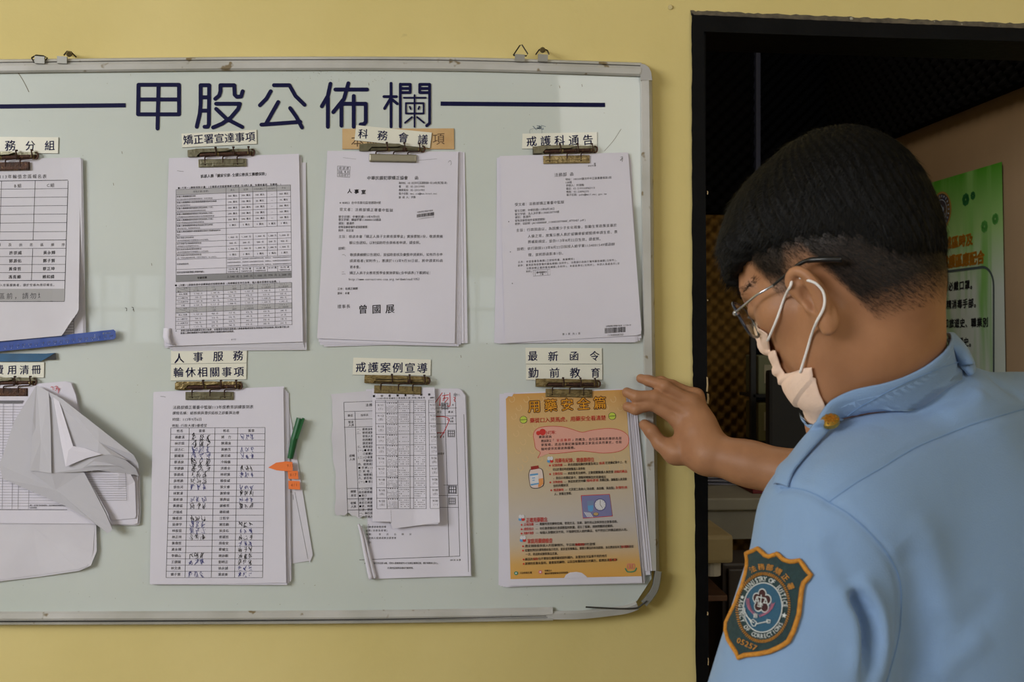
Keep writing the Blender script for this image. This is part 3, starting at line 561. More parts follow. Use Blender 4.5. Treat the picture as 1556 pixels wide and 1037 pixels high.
clip('clip with a shiny brass lever under the 輪休相關事項 strip', 320.3, 601.5, .0, .0075, m_brs, m_rust, m_gm, 0)
clip('wide brass clip with a speckled jaw under the 戒護案例宣導 strip', 605, 592.5, -.03, .0095, m_brs, m_brs, mat('speckled_brass', (140, 124, 84), .5, .6, col2=(100, 86, 58), nscale=400), 2)
clip('bronze clip above the orange medicine poster', 863.5, 597.5, -.02, .0085, m_brs, m_rust, m_brs, 0)
# ================================================================== documents
def bars(k, u0, v0, u1, v1, hgt, n=34, mi=0):
    r = random.Random(int(u0*7)); xs = [0]; 
    while xs[-1] < 1: xs.append(xs[-1]+r.choice((.01, .016, .024)))
    ux, vx = u1-u0, v1-v0
    for i in range(0, len(xs)-1, 2):
        a, c = xs[i], min(xs[i+1], 1); k.rect([(u0+ux*a, v0+vx*a-hgt/2), (u0+ux*c, v0+vx*c-hgt/2), (u0+ux*c, v0+vx*c+hgt/2), (u0+ux*a, v0+vx*a+hgt/2)], mi, 1)
def dots(k, u0, v0, u1, v1, nx, ny, r=.42, mi=0, p=.8):
    for j in range(ny):
        for i in range(nx):
            if random.random() < p: 
                x = u0+(u1-u0)*(i+.5)/nx; y = v0+(v1-v0)*(j+.5)/ny; a = r*random.uniform(.7, 1.25); b_ = r*random.uniform(.7, 1.3); k.raw([(x-a, y-b_), (x+a, y-b_), (x+a, y+b_), (x-a, y+b_)], [[0, 1, 2, 3]], mi)
def scribble(k, u0, v0, u1, v1, mi, w=.5, n=3):
    for c in range(n):
        x0 = u0+(u1-u0)*c/n; x1 = u0+(u1-u0)*(c+.8)/n
        for s_ in range(random.randint(3, 5)):
            m_ = random.randint(2, 4); pts = [(random.uniform(x0, x1), random.uniform(v0, v1)) for _ in range(m_)]
            pts.sort(key=lambda p: p[0]+p[1]*random.choice((-.5, .5))); k.path(crom(pts, 4), w, mi)
# ---- doc D: rota form, upper left
t = thing('document_stack', 'clipped duty rota form with B組 and C組 columns at the upper left', 'papers', W(20, 380, BH), 'clipped paper stacks on the board')
hD = lambda u, v: BH+.0035+.012*np.clip((np.asarray(v)-330)/190, 0, 1)**2+.008*np.clip((np.asarray(u)-60)/66, 0, 1)**2*np.clip((np.asarray(v)-240)/200, 0, 1)+.0*u
for i, (du, dv) in enumerate(((6, 6), (4, 2), (2.2, 0))):
    hh = lambda u, v, i=i: BH+.0012+.0007*i+.004*np.clip((np.asarray(u)-60)/66, 0, 1)**2+0*np.asarray(v)
    o = sheet('sheet', [(-90, 245), (122+du*.6, 242), (124.5+du, 518+dv), (-86, 530)], hh, paper2, t)
    if i == 2:
        k = Ink()
        for j in range(8): k.line((70, 486+j*4.2), (112, 484.5+j*4.2), .5)
        k.line((112, 478), (112.4, 520), .6); k.build('printed_lines', [ink_k], o, hh)
def wD(s_, t_, p):
    u, v = p
    if v > 470 and u > 60:                           # rolled-up corner
        lim = 121-(v-471)*.68
        if u > lim: u = lim-(u-lim)*.12
    return np.array([u, v])
o = sheet('sheet', [(-92, 243), (122.5, 239.5), (119, 508), (-90, 527)], hD, paper2, t, warp=wD, nx=40, ny=50)
k = Ink(); k.text(-1.5, 268.7, '113年輪值忠區報名表', 6.6, 71.5, 268.2)
tl_ = lambda v: 2.3-(v-274)*.018; tm = lambda v: 53.4-(v-274)*.036; trr = lambda v: 103.5-(v-274)*.031
for (a, c, w) in ((275.8, 273.9, .9), (288.2, 286.6, .6), (300.8, 299.6, .6), (313.8, 312.5, .6), (326.5, 325.4, .6), (339.5, 338.4, .6), (352.6, 352, .6), (365.5, 364.8, .9), (378, 377.6, .6), (390, 389.8, .6), (402, 402, .6), (414.3, 414.3, .6), (426.5, 426.4, .9), (458.4, 458.2, 1)): k.line((-88, a+.4), (trr(c), c), w)
k.line((trr(274), 274), (trr(458), 458), .9); k.line((tm(275), 275), (tm(365), 365), .6); k.line((49.7, 378), (47.6, 426.4), .6); k.line((2.3, 275), (.2, 340), .6); k.line((0.2, 340), (-1, 365), .6)
k.rect([(-88, 439.5), (trr(439), 439), (trr(458), 458), (-88, 458.5)], 1, 10, 3)
k.text(21, 282.6, 'B組', 6.4, 33.5, 282.4, mi=0); k.text(71, 281.8, 'C組', 6.4, 83.5, 281.6)
for i, c in enumerate('員及出忠區順序'): k.text(-3+i*16.2-1.5, 372.2, c, 5.2, 3.7+i*16.2-1.5, 372.1)
for i, (a, c) in enumerate((('許崇威', '黃永輝'), ('郭源佑', '鄭子賢'), ('黃偉哲', '蔡正坤'), ('馮青順', '賴和緯'))): k.text(13.5-i*.4, 384.6+i*12.2, a, 6, 33.3-i*.4, 384.4+i*12.2, bold=.02); k.text(65.4-i*.4, 384.3+i*12.2, c, 6, 84.2-i*.4, 384.1+i*12.2, bold=.02)
k.text(-1, 433.6, '入忠區服務者，請於空格內用印報名。', 4.4, 85.5, 433.2, bold=.01); k.text(-3.5, 450.5, '區前，請勿填寫', 10, 80.5, 449.5, bold=.0); k.path([(81, 446), (85.6, 449.6), (81, 453.3)], .8)
k.build('printed_form', [ink_k, tint_g], o, hD)
# ---- doc A: insurance tables
t = thing('document_stack', 'clipped stack of dense insurance tables with grey bands', 'papers', W(357, 382, BH), 'clipped paper stacks on the board')
hA = hfun(BH+.0048, 252, 460, 238, 528, r=.004, l=.002, b=.002, seed=1)
for i, (a, c, e, f) in enumerate((((262, 243), (464.7, 247), (465.8, 532), (262, 534)), ((259, 242), (458, 239), (463, 530), (258, 531)), ((258, 243), (456, 237), (462, 527.5), (250, 529)), ((256.5, 244), (455, 236), (461, 524), (249, 525)))):
    sheet('sheet', [a, c, e, f], hfun(BH+.0012+.0008*i, 252, 460, 238, 528, r=.003, l=.001, seed=1), paper2, t)
def wA(s_, t_, p): return np.array([p[0]-2.4*math.sin(t_*3.1)*(1-s_)*.5, p[1]])
o = sheet('sheet', [(256.7, 240.5), (454.2, 233.8), (460.3, 519.5), (250.5, 526.5)], hA, paper, t, warp=wA, nx=30, ny=40)
k = Ink(); k.text(304.8, 268.2, '凱基人壽「闔家安康-全國公教員工團體保險」', 5.6, 407.6, 264, bold=.02)
k.path([(269, 259.5), (274, 260.3), (279, 260.8)], .4)
k.text(270, 286, '■(方案一)壽險保險計畫：(全職業承保範圍職業分類第1至4類人員，免體檢審核、免體檢。)', 3.5, 427.5, 279.9, bold=.02)
TA = quadmap([(267.4, 288.3), (441.4, 281.0), (443.1, 421.9), (267.5, 428.5)])
cx = [0, .4365, .55, .67, .7915, .88, 1]
ry = [0, .06, .125, .19, .252, .316, .378, .441, .507, .572, .634, .697, .760, .868, .930, 1.0]
def TL(k, Q, a0, b0, a1, b1, w=.5, mi=0): k.line(Q(a0, b0), Q(a1, b1), w, mi)
def TT(k, Q, a0, a1, b, st, size, bold=.0, mi=0):
    p, q = Q(a0, b), Q(a1, b); L = q[0]-p[0]; tot = sum(.55 if ord(c) < 0x2000 else 1 for c in st)*size*1.03
    if tot > L: k.text(p[0], p[1], st, size, q[0], q[1], bold=bold, mi=mi)
    else:
        m_ = (p+q)/2; d = (q-p)/L*tot/2; k.text(m_[0]-d[0], m_[1]-d[1], st, size, m_[0]+d[0], m_[1]+d[1], bold=bold, mi=mi)
def TLf(k, Q, a0, a1, b, st, size, bold=0, mi=0):
    p, q = Q(a0, b), Q(a1, b); tot = sum(.55 if ord(c) < 0x2000 else 1 for c in st)*size*1.0; f_ = min(1, tot/(q[0]-p[0])); e = p+(q-p)*f_; k.text(p[0], p[1], st, size, e[0], e[1], bold=bold, mi=mi)
k.rect([TA(0, 0), TA(1, 0), TA(1, .06), TA(0, .06)], 1, 12, 1); k.rect([TA(0, .93), TA(1, .93), TA(1, 1), TA(0, 1)], 2, 12, 1)
for i, y in enumerate(ry): 
    TL(k, TA, 0 if i != 13 or 1 else 0, y, 1, y, .45)
for x in (0, 1): TL(k, TA, x, 0, x, 1, .45)
for x in cx[1:-1]:
    TL(k, TA, x, 0, x, .441, .45); TL(k, TA, x, .507, x, .760, .45); TL(k, TA, x, .868, x, 1, .45)
TL(k, TA, cx[1], .441, cx[1], .507, .45); TL(k, TA, cx[1], .76, cx[1], .868, .45)
hd = ['保險計畫(金額)', '本人', '配偶', '父母75歲以下', '未滿15足歲子女', '子女']
for i, s_ in enumerate(hd): TT(k, TA, cx[i]+.01, cx[i+1]-.01, .03, s_, 3.3)
rows = [('凱基人壽團體傷害保險', '意外身故保險金或喪葬費用保險金、失能保險金', ['300 萬元', '300 萬元', '100 萬元', '—', '300 萬元']), ('凱基人壽團體重大燒燙傷傷害團體保險附加條款', '重大燒燙傷保險金', ['100 萬元', '100 萬元', '50 萬元', '—', '75 萬元']), ('凱基人壽團體傷害保險給付附加條款(丁型)', '特定事故身故保險金或喪葬費用保險金', ['300 萬元', '300 萬元', '100 萬元', '—', '200 萬元']), ('凱基人壽團體傷害保險給付附加條款(戊型)', '大眾運輸身故或喪葬費用保險金及喪葬費用保險金', ['200 萬元', '200 萬元', '100 萬元', '—', '100 萬元']), ('凱基人壽團體傷害保險給付附加條款(己型)', '搭乘大眾運輸身故或喪葬費用保險金', ['200 萬元', '200 萬元', '100 萬元', '—', '100 萬元']), ('凱基人壽傷害醫療保險金保險給付附加條款', '(實支實付型) 傷害醫療保險金', ['3 萬元', '3 萬元', '3 萬元', '3 萬元', '3 萬元']), ('凱基人壽新團體意外傷害醫療定額給付傷害保險附加', '條款', []), ('意外傷害住院保險金', '(每次住院最高給付日數最高以180日為限)', ['1,000 元', '1,000 元', '1,000 元', '1,000 元', '1,000 元']), ('意外傷害門診醫療費用保險金', '(同時間日內保障最高次方內)', ['500 元', '500 元', '500 元', '500 元', '500 元']), ('意外傷害加護病房費用保險金', '(每次住院最高給付日數最高以120日為限)', ['1,000 元', '1,000 元', '1,000 元', '1,000 元', '1,000 元']), ('意外傷害住院手術費用保險金', '(依「手術名稱及費用表」付款比率給付，20,000元)', ['3 萬元', '3 萬元', '3 萬元', '3 萬元', '3 萬元'])]
for r_, (a, c, vals) in enumerate(rows):
    y0, y1 = ry[1+r_], ry[2+r_]; bo = .02 if r_ < 7 else 0
    TLf(k, TA, .006, .43, y0+(y1-y0)*.27, a, 2.9, bo*.5); TLf(k, TA, .006, .43, y0+(y1-y0)*.75, c, 2.6, 0, 3)
    for i, s_ in enumerate(vals): TT(k, TA, cx[i+1]+.008, cx[i+2]-.008, (y0+y1)/2, s_, 3.3, .01)
TLf(k, TA, .006, .3, .81, '申請相關說明', 3)
for j in range(3): TT(k, TA, .442, .995, .777+j*.036, '方案提供保險期間內，被保險員之保障得續保年齡為限，保障如以，申請時應檢附相關證明文件', 2.4, 0, 3)
TLf(k, TA, .006, .4, .9, '初次加保年齡限制(保險年齡)', 3.2, .02)
for i, (a, c) in enumerate((('15~70 歲', '可續保至75歲'), ('15~70 歲', '可續保至75歲'), ('15~80 歲', '可續保至85歲'), ('0~14 歲', ''), ('15~70 歲', '可續保至75歲'))):
    TT(k, TA, cx[i+1]+.01, cx[i+2]-.01, .885, a, 3.2, .02); c and TT(k, TA, cx[i+1]+.01, cx[i+2]-.01, .913, c, 2.6)
TT(k, TA, .15, .3, .966, '年繳保費', 3.6, .02)
for i, s_ in enumerate(('2,540 元', '2,540 元', '1,500 元', '770 元', '2,200 元')): TT(k, TA, cx[i+1]+.006, cx[i+2]-.006, .966, s_, 4.2)
TB = quadmap([(267.5, 437.0), (443.0, 429.2), (443.6, 493.5), (266.6, 500.9)])
k.text(265.5, 434, '■ (方案一)保險年度中途轉業給付短期保費表 (保單轉投生效日為準，個人基本保障年化保費。)', 3.4, 425.6, 427.8, bold=.029)
by = [0, .12, .215, .305, .395, .485, .61, .71, .81, .905, 1]
cb = [0, .12, .265, .41, .558, .706, .855, 1]
k.rect([TB(0, 0), TB(1, 0), TB(1, .12), TB(0, .12)], 1, 12); k.rect([TB(0, .485), TB(1, .485), TB(1, .61), TB(0, .61)], 1, 12)
for y in by: TL(k, TB, 0, y, 1, y, .4)
for x in cb: TL(k, TB, x, 0, x, 1, .4)
TL(k, TB, 0, 0, .12, .12, .3); TL(k, TB, 0, .485, .12, .61, .3)
for (y0, mth) in ((0, ('113.6.1', '113.5.1', '113.6.1', '113.7.1', '113.8.1', '113.9.1')), (.485, ('113.10.1', '113.11.1', '113.12.1', '114.1.1', '114.2.1', '114.3.1'))):
    TT(k, TB, .06, .118, y0+.03, '生效日', 2.7, .02); TT(k, TB, .005, .05, y0+.1, '身分', 2.7, .02)
    for i, s_ in enumerate(mth): TT(k, TB, cb[i+1]+.01, cb[i+2]-.01, y0+.032, s_, 2.9, .01); TT(k, TB, cb[i+1]+.01, cb[i+2]-.01, y0+.09, '%d/15前送件' % (5+i), 2.7, .02)
vals = ['2,540', '2,187', '1,940', '1,757', '1,558', '1,359', '770', '707', '661', '578', '513', '447', '1,500', '1,401', '1,036', '1,190', '1,028', '893', '2,200', '2,117', '1,908', '1,703', '1,509', '1,302', '1,127', '960', '717', '573', '370', '188', '368', '318', '256', '190', '134', '69', '780', '606', '508', '383', '256', '135', '1,171', '877', '780', '579', '380', '200']
for r_ in range(8):
    y = (by[r_+1+(1 if r_ > 3 else 0)]+by[r_+2+(1 if r_ > 3 else 0)])/2; TT(k, TB, .01, .112, y, ('本人/配偶', '0-14歲子女', '15-80歲子女', '父母')[r_ % 4], 2.8)
    for i in range(6): TT(k, TB, cb[i+1]+.02, cb[i+2]-.02, y, vals[r_*6+i]+' 元', 3.0)
k.text(266.5, 503.2, '※', 3.4, 269.5, 503); k.text(274.3, 502.8, '承保日即為申請轉退生效日為準，如重覆投保者依據凱基人壽傷害醫療保險金保險給付附加條款(實支實付型)及', 3.3, 439.7, 496.9, bold=.02); k.text(274.3, 506.6, '凱基人壽新團體意外住院醫療定額給付傷害保險附加條款。', 3.3, 358, 503.6, bold=.02); k.text(351.5, 516, '# 1/2', 3.6, 358.5, 515.7)
k.build('printed_tables', [ink_k, mat('print_grey_light', (176, 174, 180), .8), mat('print_grey_mid', (142, 141, 146), .8), mat('ink_faded', (84, 82, 90), .8)], o, hA)
b = MB(); pts = [(250, 499), (249, 512), (252.5, 522), (258, 524), (262, 525)]                       # curled lower left corner
v = []
for i, p in enumerate(pts):
    for (du, dh) in ((-1.5, .001), (2, .010), (7-.5*i, .0125), (10-.8*i, .008)): v.append(W(p[0]+du, p[1], BH+.0045+dh*(.25+.75*math.sin(math.pi*min(1, i/4*.9+.1)))))
b.add(v, [[i*4+j, (i+1)*4+j, (i+1)*4+j+1, i*4+j+1] for i in range(4) for j in range(3)]); b.build('curled_corner', paper, t, True)
# ---- doc B: association letter
t = thing('document_stack', 'clipped letter titled 中華民國犯罪矯正協會 with a large signature at its foot', 'papers', W(595, 380, BH), 'clipped paper stacks on the board')
hB = hfun(BH+.0056, 486, 700, 230, 524, r=.002, l=.003, b=.001, wave=.0008, seed=2)
for i, q in enumerate((((497, 232), (706, 231.5), (710.5, 521.5), (498, 525)), ((500, 231), (702, 230.5), (705, 522), (492, 527)), ((499, 230), (699.5, 231), (700, 524), (486, 524.5)), ((498, 229.5), (697.5, 230.5), (697, 526.5), (488, 522)), ((497.5, 229.5), (697, 231), (694, 525), (484, 520)))):
    sheet('sheet', q, hfun(BH+.0012+.0008*i, 486, 700, 230, 524, r=.0015, l=.002, seed=2), paper, t)
o = sheet('sheet', [(497.5, 229.4), (696.3, 231), (691, 522.3), (481.8, 514.5)], hB, paper, t)
k = Ink(); k.path([(513, 252.5), (532.3, 253.2), (531.3, 269.8), (512.6, 268.7), (513, 252.5)], .6, 1); k.line((513, 258.3), (532, 258.8), .5, 1); k.line((512.8, 263.7), (531.6, 264.4), .5, 1)
k.text(514.5, 255.6, '收狀表', 4.6, 531, 256, bold=.01, mi=1); k.text(514, 261.2, '113. 9.11', 5, 531, 261.6, bold=.03); k.text(514, 266.3, '北區收文', 4.4, 530.5, 267, mi=1)
k.text(557.5, 270.8, '中華民國犯罪矯正協會', 6.2, 620, 270.4, bold=.02); k.text(630, 270.6, '函', 5.8, 635.8, 270.4, bold=.01)
for (v, ue, s_) in ((278.3, 679.8, '通訊地址：100 台北市中正區重慶南路一段130號(矯正署人事)'), (283.7, 645.4, '電　　話：02-23121902'), (289.1, 645.4, '傳真電話：02-23121903'), (294.4, 664.2, '電子信箱：moj.cca@msa.hinet.net'), (300.1, 631.4, '聯 絡 人：洪儀')): k.text(605.8, v, s_, 4.0, ue, v-.3, bold=.005)
for i, c in enumerate('人事室'): k.text(527.5+i*10.6, 290.6+i*.7, c, 7.2, 534.9+i*10.6, 290.7+i*.7, bold=.03)
k.text(515.6, 308.3, '※40853 台中市南屯區培德路9號', 4.7, 578.6, 308.3, bold=.005); k.text(515.6, 318.4, '受文者：法務部矯正署臺中監獄', 5.4, 597.5, 319.8, bold=.0)
for (v, ue, s_) in ((329.6, 577, '發文日期：中華民國113年9月5日'), (334.2, 579, '發文字號：矯協字第1130000150號函'), (339.7, 538.4, '速別：普通件'), (345.3, 561.8, '密等及解密條件或保密期限：'), (350.5, 537.6, '附件：如主旨')): k.text(514.2, v, s_, 4.3, ue, v, bold=.01)
bars(k, 633.5, 328.3, 659.5, 325, 5.2); k.text(633.5, 322.8, '法務部矯正署臺中監獄', 2.6, 658, 319.8); k.text(635, 333, '113090045170', 3, 660, 329.4)
for (u0, v, ue, s_) in ((514.3, 359.8, 673, '主旨：檢送本會「矯正人員子女教育獎學金」實施要點1份，敬請貴機'), (530.6, 369.2, 642, '關公告週知，以利協助符合資格者申請，請查照。'), (513.9, 377.9, 528.6, '說明：'), (519.7, 387.4, 528, '一、'), (531.7, 387.4, 672.7, '敬請貴機關公告週知，並協助查核及彙整申請資料，如有符合申'), (531, 396.6, 673, '請資格者(如附件)，惠請於113年9月30日前，將申請資料函'), (531.5, 406.2, 550.3, '寄本會。'), (519, 415.2, 527.5, '二、'), (531, 415.1, 657, '矯正人員子女教育獎學金實施要點(含申請表)下載網址：'), (529.8, 424.5, 637.4, 'http://www.corrections-cca.org.tw/download/1053')): k.text(u0, v, s_, 5.1, ue, v-.3)
k.text(512.8, 439.2, '正本：各矯正機關', 4.0, 543.6, 438.8, bold=.01); k.text(512.7, 446, '副本：本會', 4.0, 531.3, 445.8, bold=.01)
k.text(512.2, 466.3, '理事長', 6.2, 532.6, 465.8)
for i, c in enumerate('曾國展'): k.text(544.5+i*20.6, 470.5-i*.4, c, 14.5, 558.5+i*20.6, 470.5-i*.4, bold=.025)
k.path(crom([(681, 247), (684, 244), (686, 248), (684.5, 251)]), .4, 1); k.path([(521, 239.6), (541, 242)], .3, 1); k.path([(636, 243.7), (664, 241.6)], .3, 1)
k.build('printed_text', [ink_k, ink_g], o, hB)
# ---- doc C: ministry letter
t = thing('document_stack', 'clipped letter titled 法務部 函 with a barcode at its lower right', 'papers', W(862, 378, BH), 'clipped paper stacks on the board')
hC = hfun(BH+.0048, 758, 974, 233, 520, r=.004, l=.001, wave=.0007, seed=3)
for i, q in enumerate((((757, 242), (959, 242), (972.5, 518), (751, 521.5)), ((755, 240), (957, 238), (974.5, 514), (753.5, 522)), ((757.5, 239), (956, 234.5), (969, 519.5), (757, 522.5)), ((759, 238), (955, 233), (966, 520.5), (760, 521)))):
    sheet('sheet', q, hfun(BH+.0012+.0008*i, 758, 974, 233, 520, r=.003, seed=3), paper, t)
o = sheet('sheet', [(759.8, 237.2), (954.5, 231.8), (975.3, 509.5), (767.6, 521.8)], hC, paper, t, warp=lambda s_, t_, p: np.array([p[0]-(1.7 if (s_ > .985 and t_ > .985) else 0)-1.5*math.sin(t_*3)*(1-s_)*.4, p[1]-(1.5 if (s_ > .985 and t_ > .985) else 0)]))
k = Ink(); k.text(842, 266.2, '法務部', 6.4, 861.5, 265.2, bold=.0); k.text(865.5, 265, '函', 6, 871.8, 264.6)
for (u0, v0, ue, ve, s_, sz) in ((859, 272.9, 929.5, 269.8, '地址：100204臺北市中正區重慶南路1段', 4), (859, 277.6, 868.8, 277.2, '130號', 4), (859.9, 282.1, 887.4, 281.2, '承辦人：何湘翰', 4), (859.9, 287, 904, 285.4, '電話：02-21910189#2113', 4), (860.2, 291.9, 894.8, 290.8, '傳真：02-23896270', 4), (860.5, 296.5, 921.6, 294.6, '電子信箱：pohu@mail.moj.gov.tw', 4), (782, 311.2, 857.5, 307.2, '受文者：法務部矯正署臺中監獄', 5.2),
    (782, 320.8, 843, 317.2, '發文日期：中華民國113年8月28日', 4.2), (782.2, 326, 849.8, 322, '發文字號：法人決字第11308530770號', 4.2), (782.3, 330.6, 806.7, 329.3, '速別：普通件', 4.2), (782.4, 335.8, 831.6, 333.2, '密等及解密條件或保密期限：', 4.2), (782.6, 340.8, 890.3, 334.2, '附件：如說明 (A11000000F_11308530770A0C_ATTCH27.pdf)', 4.2),
    (784, 350.3, 937.7, 342.3, '主旨：行政院函以，為因應少子女化現象，鼓勵生育政策並基於', 5.2), (801.6, 359.4, 938.5, 352.4, '人倫之常，放寬公教人員於留職停薪期間得申請生育、喪', 5.2), (801.8, 368, 916, 362.9, '葬補助規定，並自113年8月22日生效，請查照。', 5.2), (785.2, 379, 934.5, 371.1, '說明：依行政院113年8月22日院授人給字第1134001549號函辦', 5.2), (802.4, 387.8, 859, 384.8, '理，並附原函影本1份。', 5.2),
    (786.7, 398.6, 873.5, 393.6, '正本：本部直屬各機關(己部知所屬、無屬轉知)', 3.7), (786.7, 403.8, 940, 395.2, '副本：臺灣高等檢察署所屬各機關(含附件)、法務部行政執行署所屬各機關(含附件)、', 3.7), (799.3, 408.2, 942, 400.4, '法務部矯正署所屬各機關(含附件)、本部各單位(含附件)、本部人事處各科(含', 3.7), (799.3, 413, 808.2, 412.6, '附件)', 3.7), (854.4, 508.2, 881.8, 507, '第 1 頁　共 1 頁', 3.6), (920.5, 496.2, 959, 494, '法務部矯正署臺中監獄 113/08/29', 2.8), (923, 509.8, 947.5, 508.4, '11300068250', 4.2), (893, 252.4, 905.8, 251.6, '保存年限', 2.8), (902, 249, 905.5, 248.8, '號', 3)): k.text(u0, v0, s_, sz, ue, ve, bold=.004)
bars(k, 919, 503, 950.3, 500.8, 8); k.path([(810, 411), (835.8, 409.2), (836.2, 418), (810.4, 420), (810, 411)], .5, 1); k.path([(813, 411.5), (813.3, 419.3)], .4, 1); k.path([(832, 410), (832.4, 418)], .4, 1); k.text(815, 414.5, '臺中監獄收文', 3.4, 831, 413.4, bold=.02); k.text(820, 417.2, '人事', 2.6, 826, 416.9, bold=.02)
k.path(crom([(943, 239), (946, 238.5), (944.5, 243), (942.5, 243.5), (946, 240), (945.5, 246)]), .6, 1)
for p in ((773, 337), (778.5, 431), (775.5, 383)): k.disc(p[0], p[1], .8, 0, 6)
k.build('printed_text', [ink_k, ink_g], o, hC)
# ---- doc F: sign-in roster
t = thing('document_stack', 'clipped sign-in roster with two columns of names and pen signatures', 'papers', W(333, 740, BH), 'clipped paper stacks on the board')
hF = hfun(BH+.0060, 228, 436, 592, 888, r=.003, l=.001, b=.001, wave=.0009, seed=4)
hz = lambda u, v: BH+.0008+.002*np.clip((np.asarray(u)-430)/46, 0, 1)+0*np.asarray(v)
o = sheet('sheet', [(262, 600), (436, 600), (476.5, 851.7), (300, 880)], hz, paper2, t, warp=lambda s_, t_, p: np.array([p[0]-(6 if (s_ > .99 and t_ > .97) else 0), p[1]+(4 if (s_ > .99 and t_ > .97) else 0)]))
k = Ink(); k.line((445, 752), (445.8, 760), .5); k.line((440, 748), (444, 748), .5); k.path([(448, 748), (468, 850)], .4); k.build('printed_lines', [ink_k], o, hz)
for i, q in enumerate((((240, 600), (438.5, 597), (443, 882), (240, 886)), ((238, 599), (436.5, 594.5), (442, 884), (234, 887)), ((235, 597), (434, 592.5), (439.5, 886.5), (232, 888)), ((234, 596), (431.5, 587.5), (437, 889.5), (230, 887)), ((233.5, 596), (430, 590), (436, 889.5), (229, 889)))):
    sheet('sheet', q, hfun(BH+.0018+.0008*i, 228, 436, 592, 888, r=.002, seed=4), paper, t)
o = sheet('sheet', [(233, 597), (430.6, 592), (434.8, 887.6), (227.6, 888.4)], hF, paper, t, nx=30, ny=40, warp=lambda s_, t_, p: np.array([p[0], p[1]-3.0*t_*t_*(s_-.25)**2+(0)]))
k = Ink(); k.text(262.3, 619.7, '法務部矯正署臺中監獄113年度教育訓練簽到表', 5.9, 385.3, 618.7, bold=.008); k.text(262, 628.2, '課程名稱：結核病與潛伏結核之診斷與治療', 5.2, 363.7, 627.6, bold=.01); k.text(261.9, 637.9, '時間：113年9月6日', 5.2, 306.6, 637.6); k.text(261, 647.4, '地點:行政大樓3樓禮堂', 5.2, 314.6, 647)
TF = quadmap([(259.6, 650.6), (402.7, 650), (398.9, 878.3), (252.3, 878.2)])
cf = [0, .195, .468, .71, 1.0]; n1 = '楊慶漢,林宗霖,邱志仁,蘇耀東,蔡清泉,李德鎮,張建成,吳明晨,張信河,林賢濬,張軒豪,黃建斌,洪瑞成,陳俊良,吳偉宇,林俊昆,林正祥,黃偉哲,黃永輝,李錦山,王國龍,林文達,鄭子賢'.split(','); n2 = '姚　力,陳湘渝,黃勝茂,謝定緯,冷翰儀,洪建全,林明賞,賴俊斌,張文睿,謝榮偉,蔡典益,謝維哲,賴和緯,江哲宇,謝忠勳,吳浚右,曾國哲,周俊安,蔡耀立,施詠歡,劉明正,徐永誠,葉宸秦'.split(',')
for j in range(25): TL(k, TF, 0, j/24, 1, j/24, .55)
for x in cf: TL(k, TF, x, 0, x, 1, .6)
for i, s_ in enumerate(('姓名', '簽章', '姓名', '簽章')): TT(k, TF, cf[i]+.02, cf[i+1]-.02, .5/24, s_, 4.9, .01)
blank1 = {9, 12, 17, 18, 21}; blank2 = {1, 4, 7, 12, 13}; blue1 = {2, 3, 8, 10, 14, 15, 20, 22}; blue2 = {0, 2, 3, 6, 8, 10, 15, 17, 21, 22}
for j in range(23):
    y = (j+1.5)/24; TT(k, TF, cf[0]+.02, cf[1]-.02, y, n1[j], 4.9, .008); TT(k, TF, cf[2]+.02, cf[3]-.02, y, n2[j], 4.9, .008)
    if j not in blank1:
        a = TF(cf[1]+.03, y-.02); c = TF(cf[2]-(.02 if j < 6 else .06), y+.02); scribble(k, a[0], a[1]-(2 if j < 6 else .5), c[0], c[1]+(2 if j < 6 else .5), 1 if j in blue1 else 0, .7 if j in (0, 1, 4, 5, 19) else .5, 3)
    if j not in blank2:
        a = TF(cf[3]+.03, y-.018); c = TF(.90, y+.02); scribble(k, a[0], a[1], c[0], c[1], 1 if j in blue2 else 0, .5 if j != 14 else .7, 3)
k.path([(243.5, 602.8), (249, 603), (251.5, 603.8)], .5)
k.build('printed_roster', [ink_k, ink_b], o, hF)
m_tab = mat('orange_film_tab', (244, 128, 66), .4)
def tab(label, pts, h, nums, a):
    c = thing('index_tab', label, 'sticky tab', W(sum(p[0] for p in pts)/len(pts), sum(p[1] for p in pts)/len(pts), BH), 'orange index tabs on the roster edge')
    slab('film', pts, h-.0003, h, m_tab, c); k = Ink(); k.text(a[0], a[1], nums, 6, a[0]+11, a[1]-.5, bold=.0); k.build('handwriting', mat('tab_pencil', (178, 84, 44), .7), c, h)
tab('orange arrow shaped index tab, the topmost on the right edge of the roster', [(407.6, 711), (419.5, 703.5), (435, 701.5), (444.3, 702.5), (445, 715.5), (436, 716.5), (420, 715)], float(hF(435, 708))+.0013, '9/5', (435.5, 708))
tab('square orange index tab in the middle, below the arrow tab', [(437, 716), (452.5, 716), (453.5, 728.5), (438.5, 728)], BH+.0087, '8/7', (440, 722)); tab('square orange index tab, the lowest of the three', [(438, 731), (455.5, 731.5), (456, 744.5), (438.5, 743.5)], BH+.0087, '4/1', (441.5, 737.5))
t = thing('marker_pen', 'dark green marker pen tucked behind the sign-in roster', 'pen', W(452, 660, BH)); b = MB(); b.tube([W(456, 636, BH+.0065), W(447, 668, BH+.0065), W(441, 697, BH+.0065)], [.0055, .0055, .0045], 12); b.build('barrel', mat('dark_green_plastic', (22, 92, 52), .3, coat=.3), t)
b = MB(); b.prism([W(p[0], p[1], BH+.013) for p in ((459.5, 635), (463, 636.5), (452.5, 668), (449.5, 667))], (0, .0015, 0)); b.build('pocket_clip', MATS['dark_green_plastic'], t)
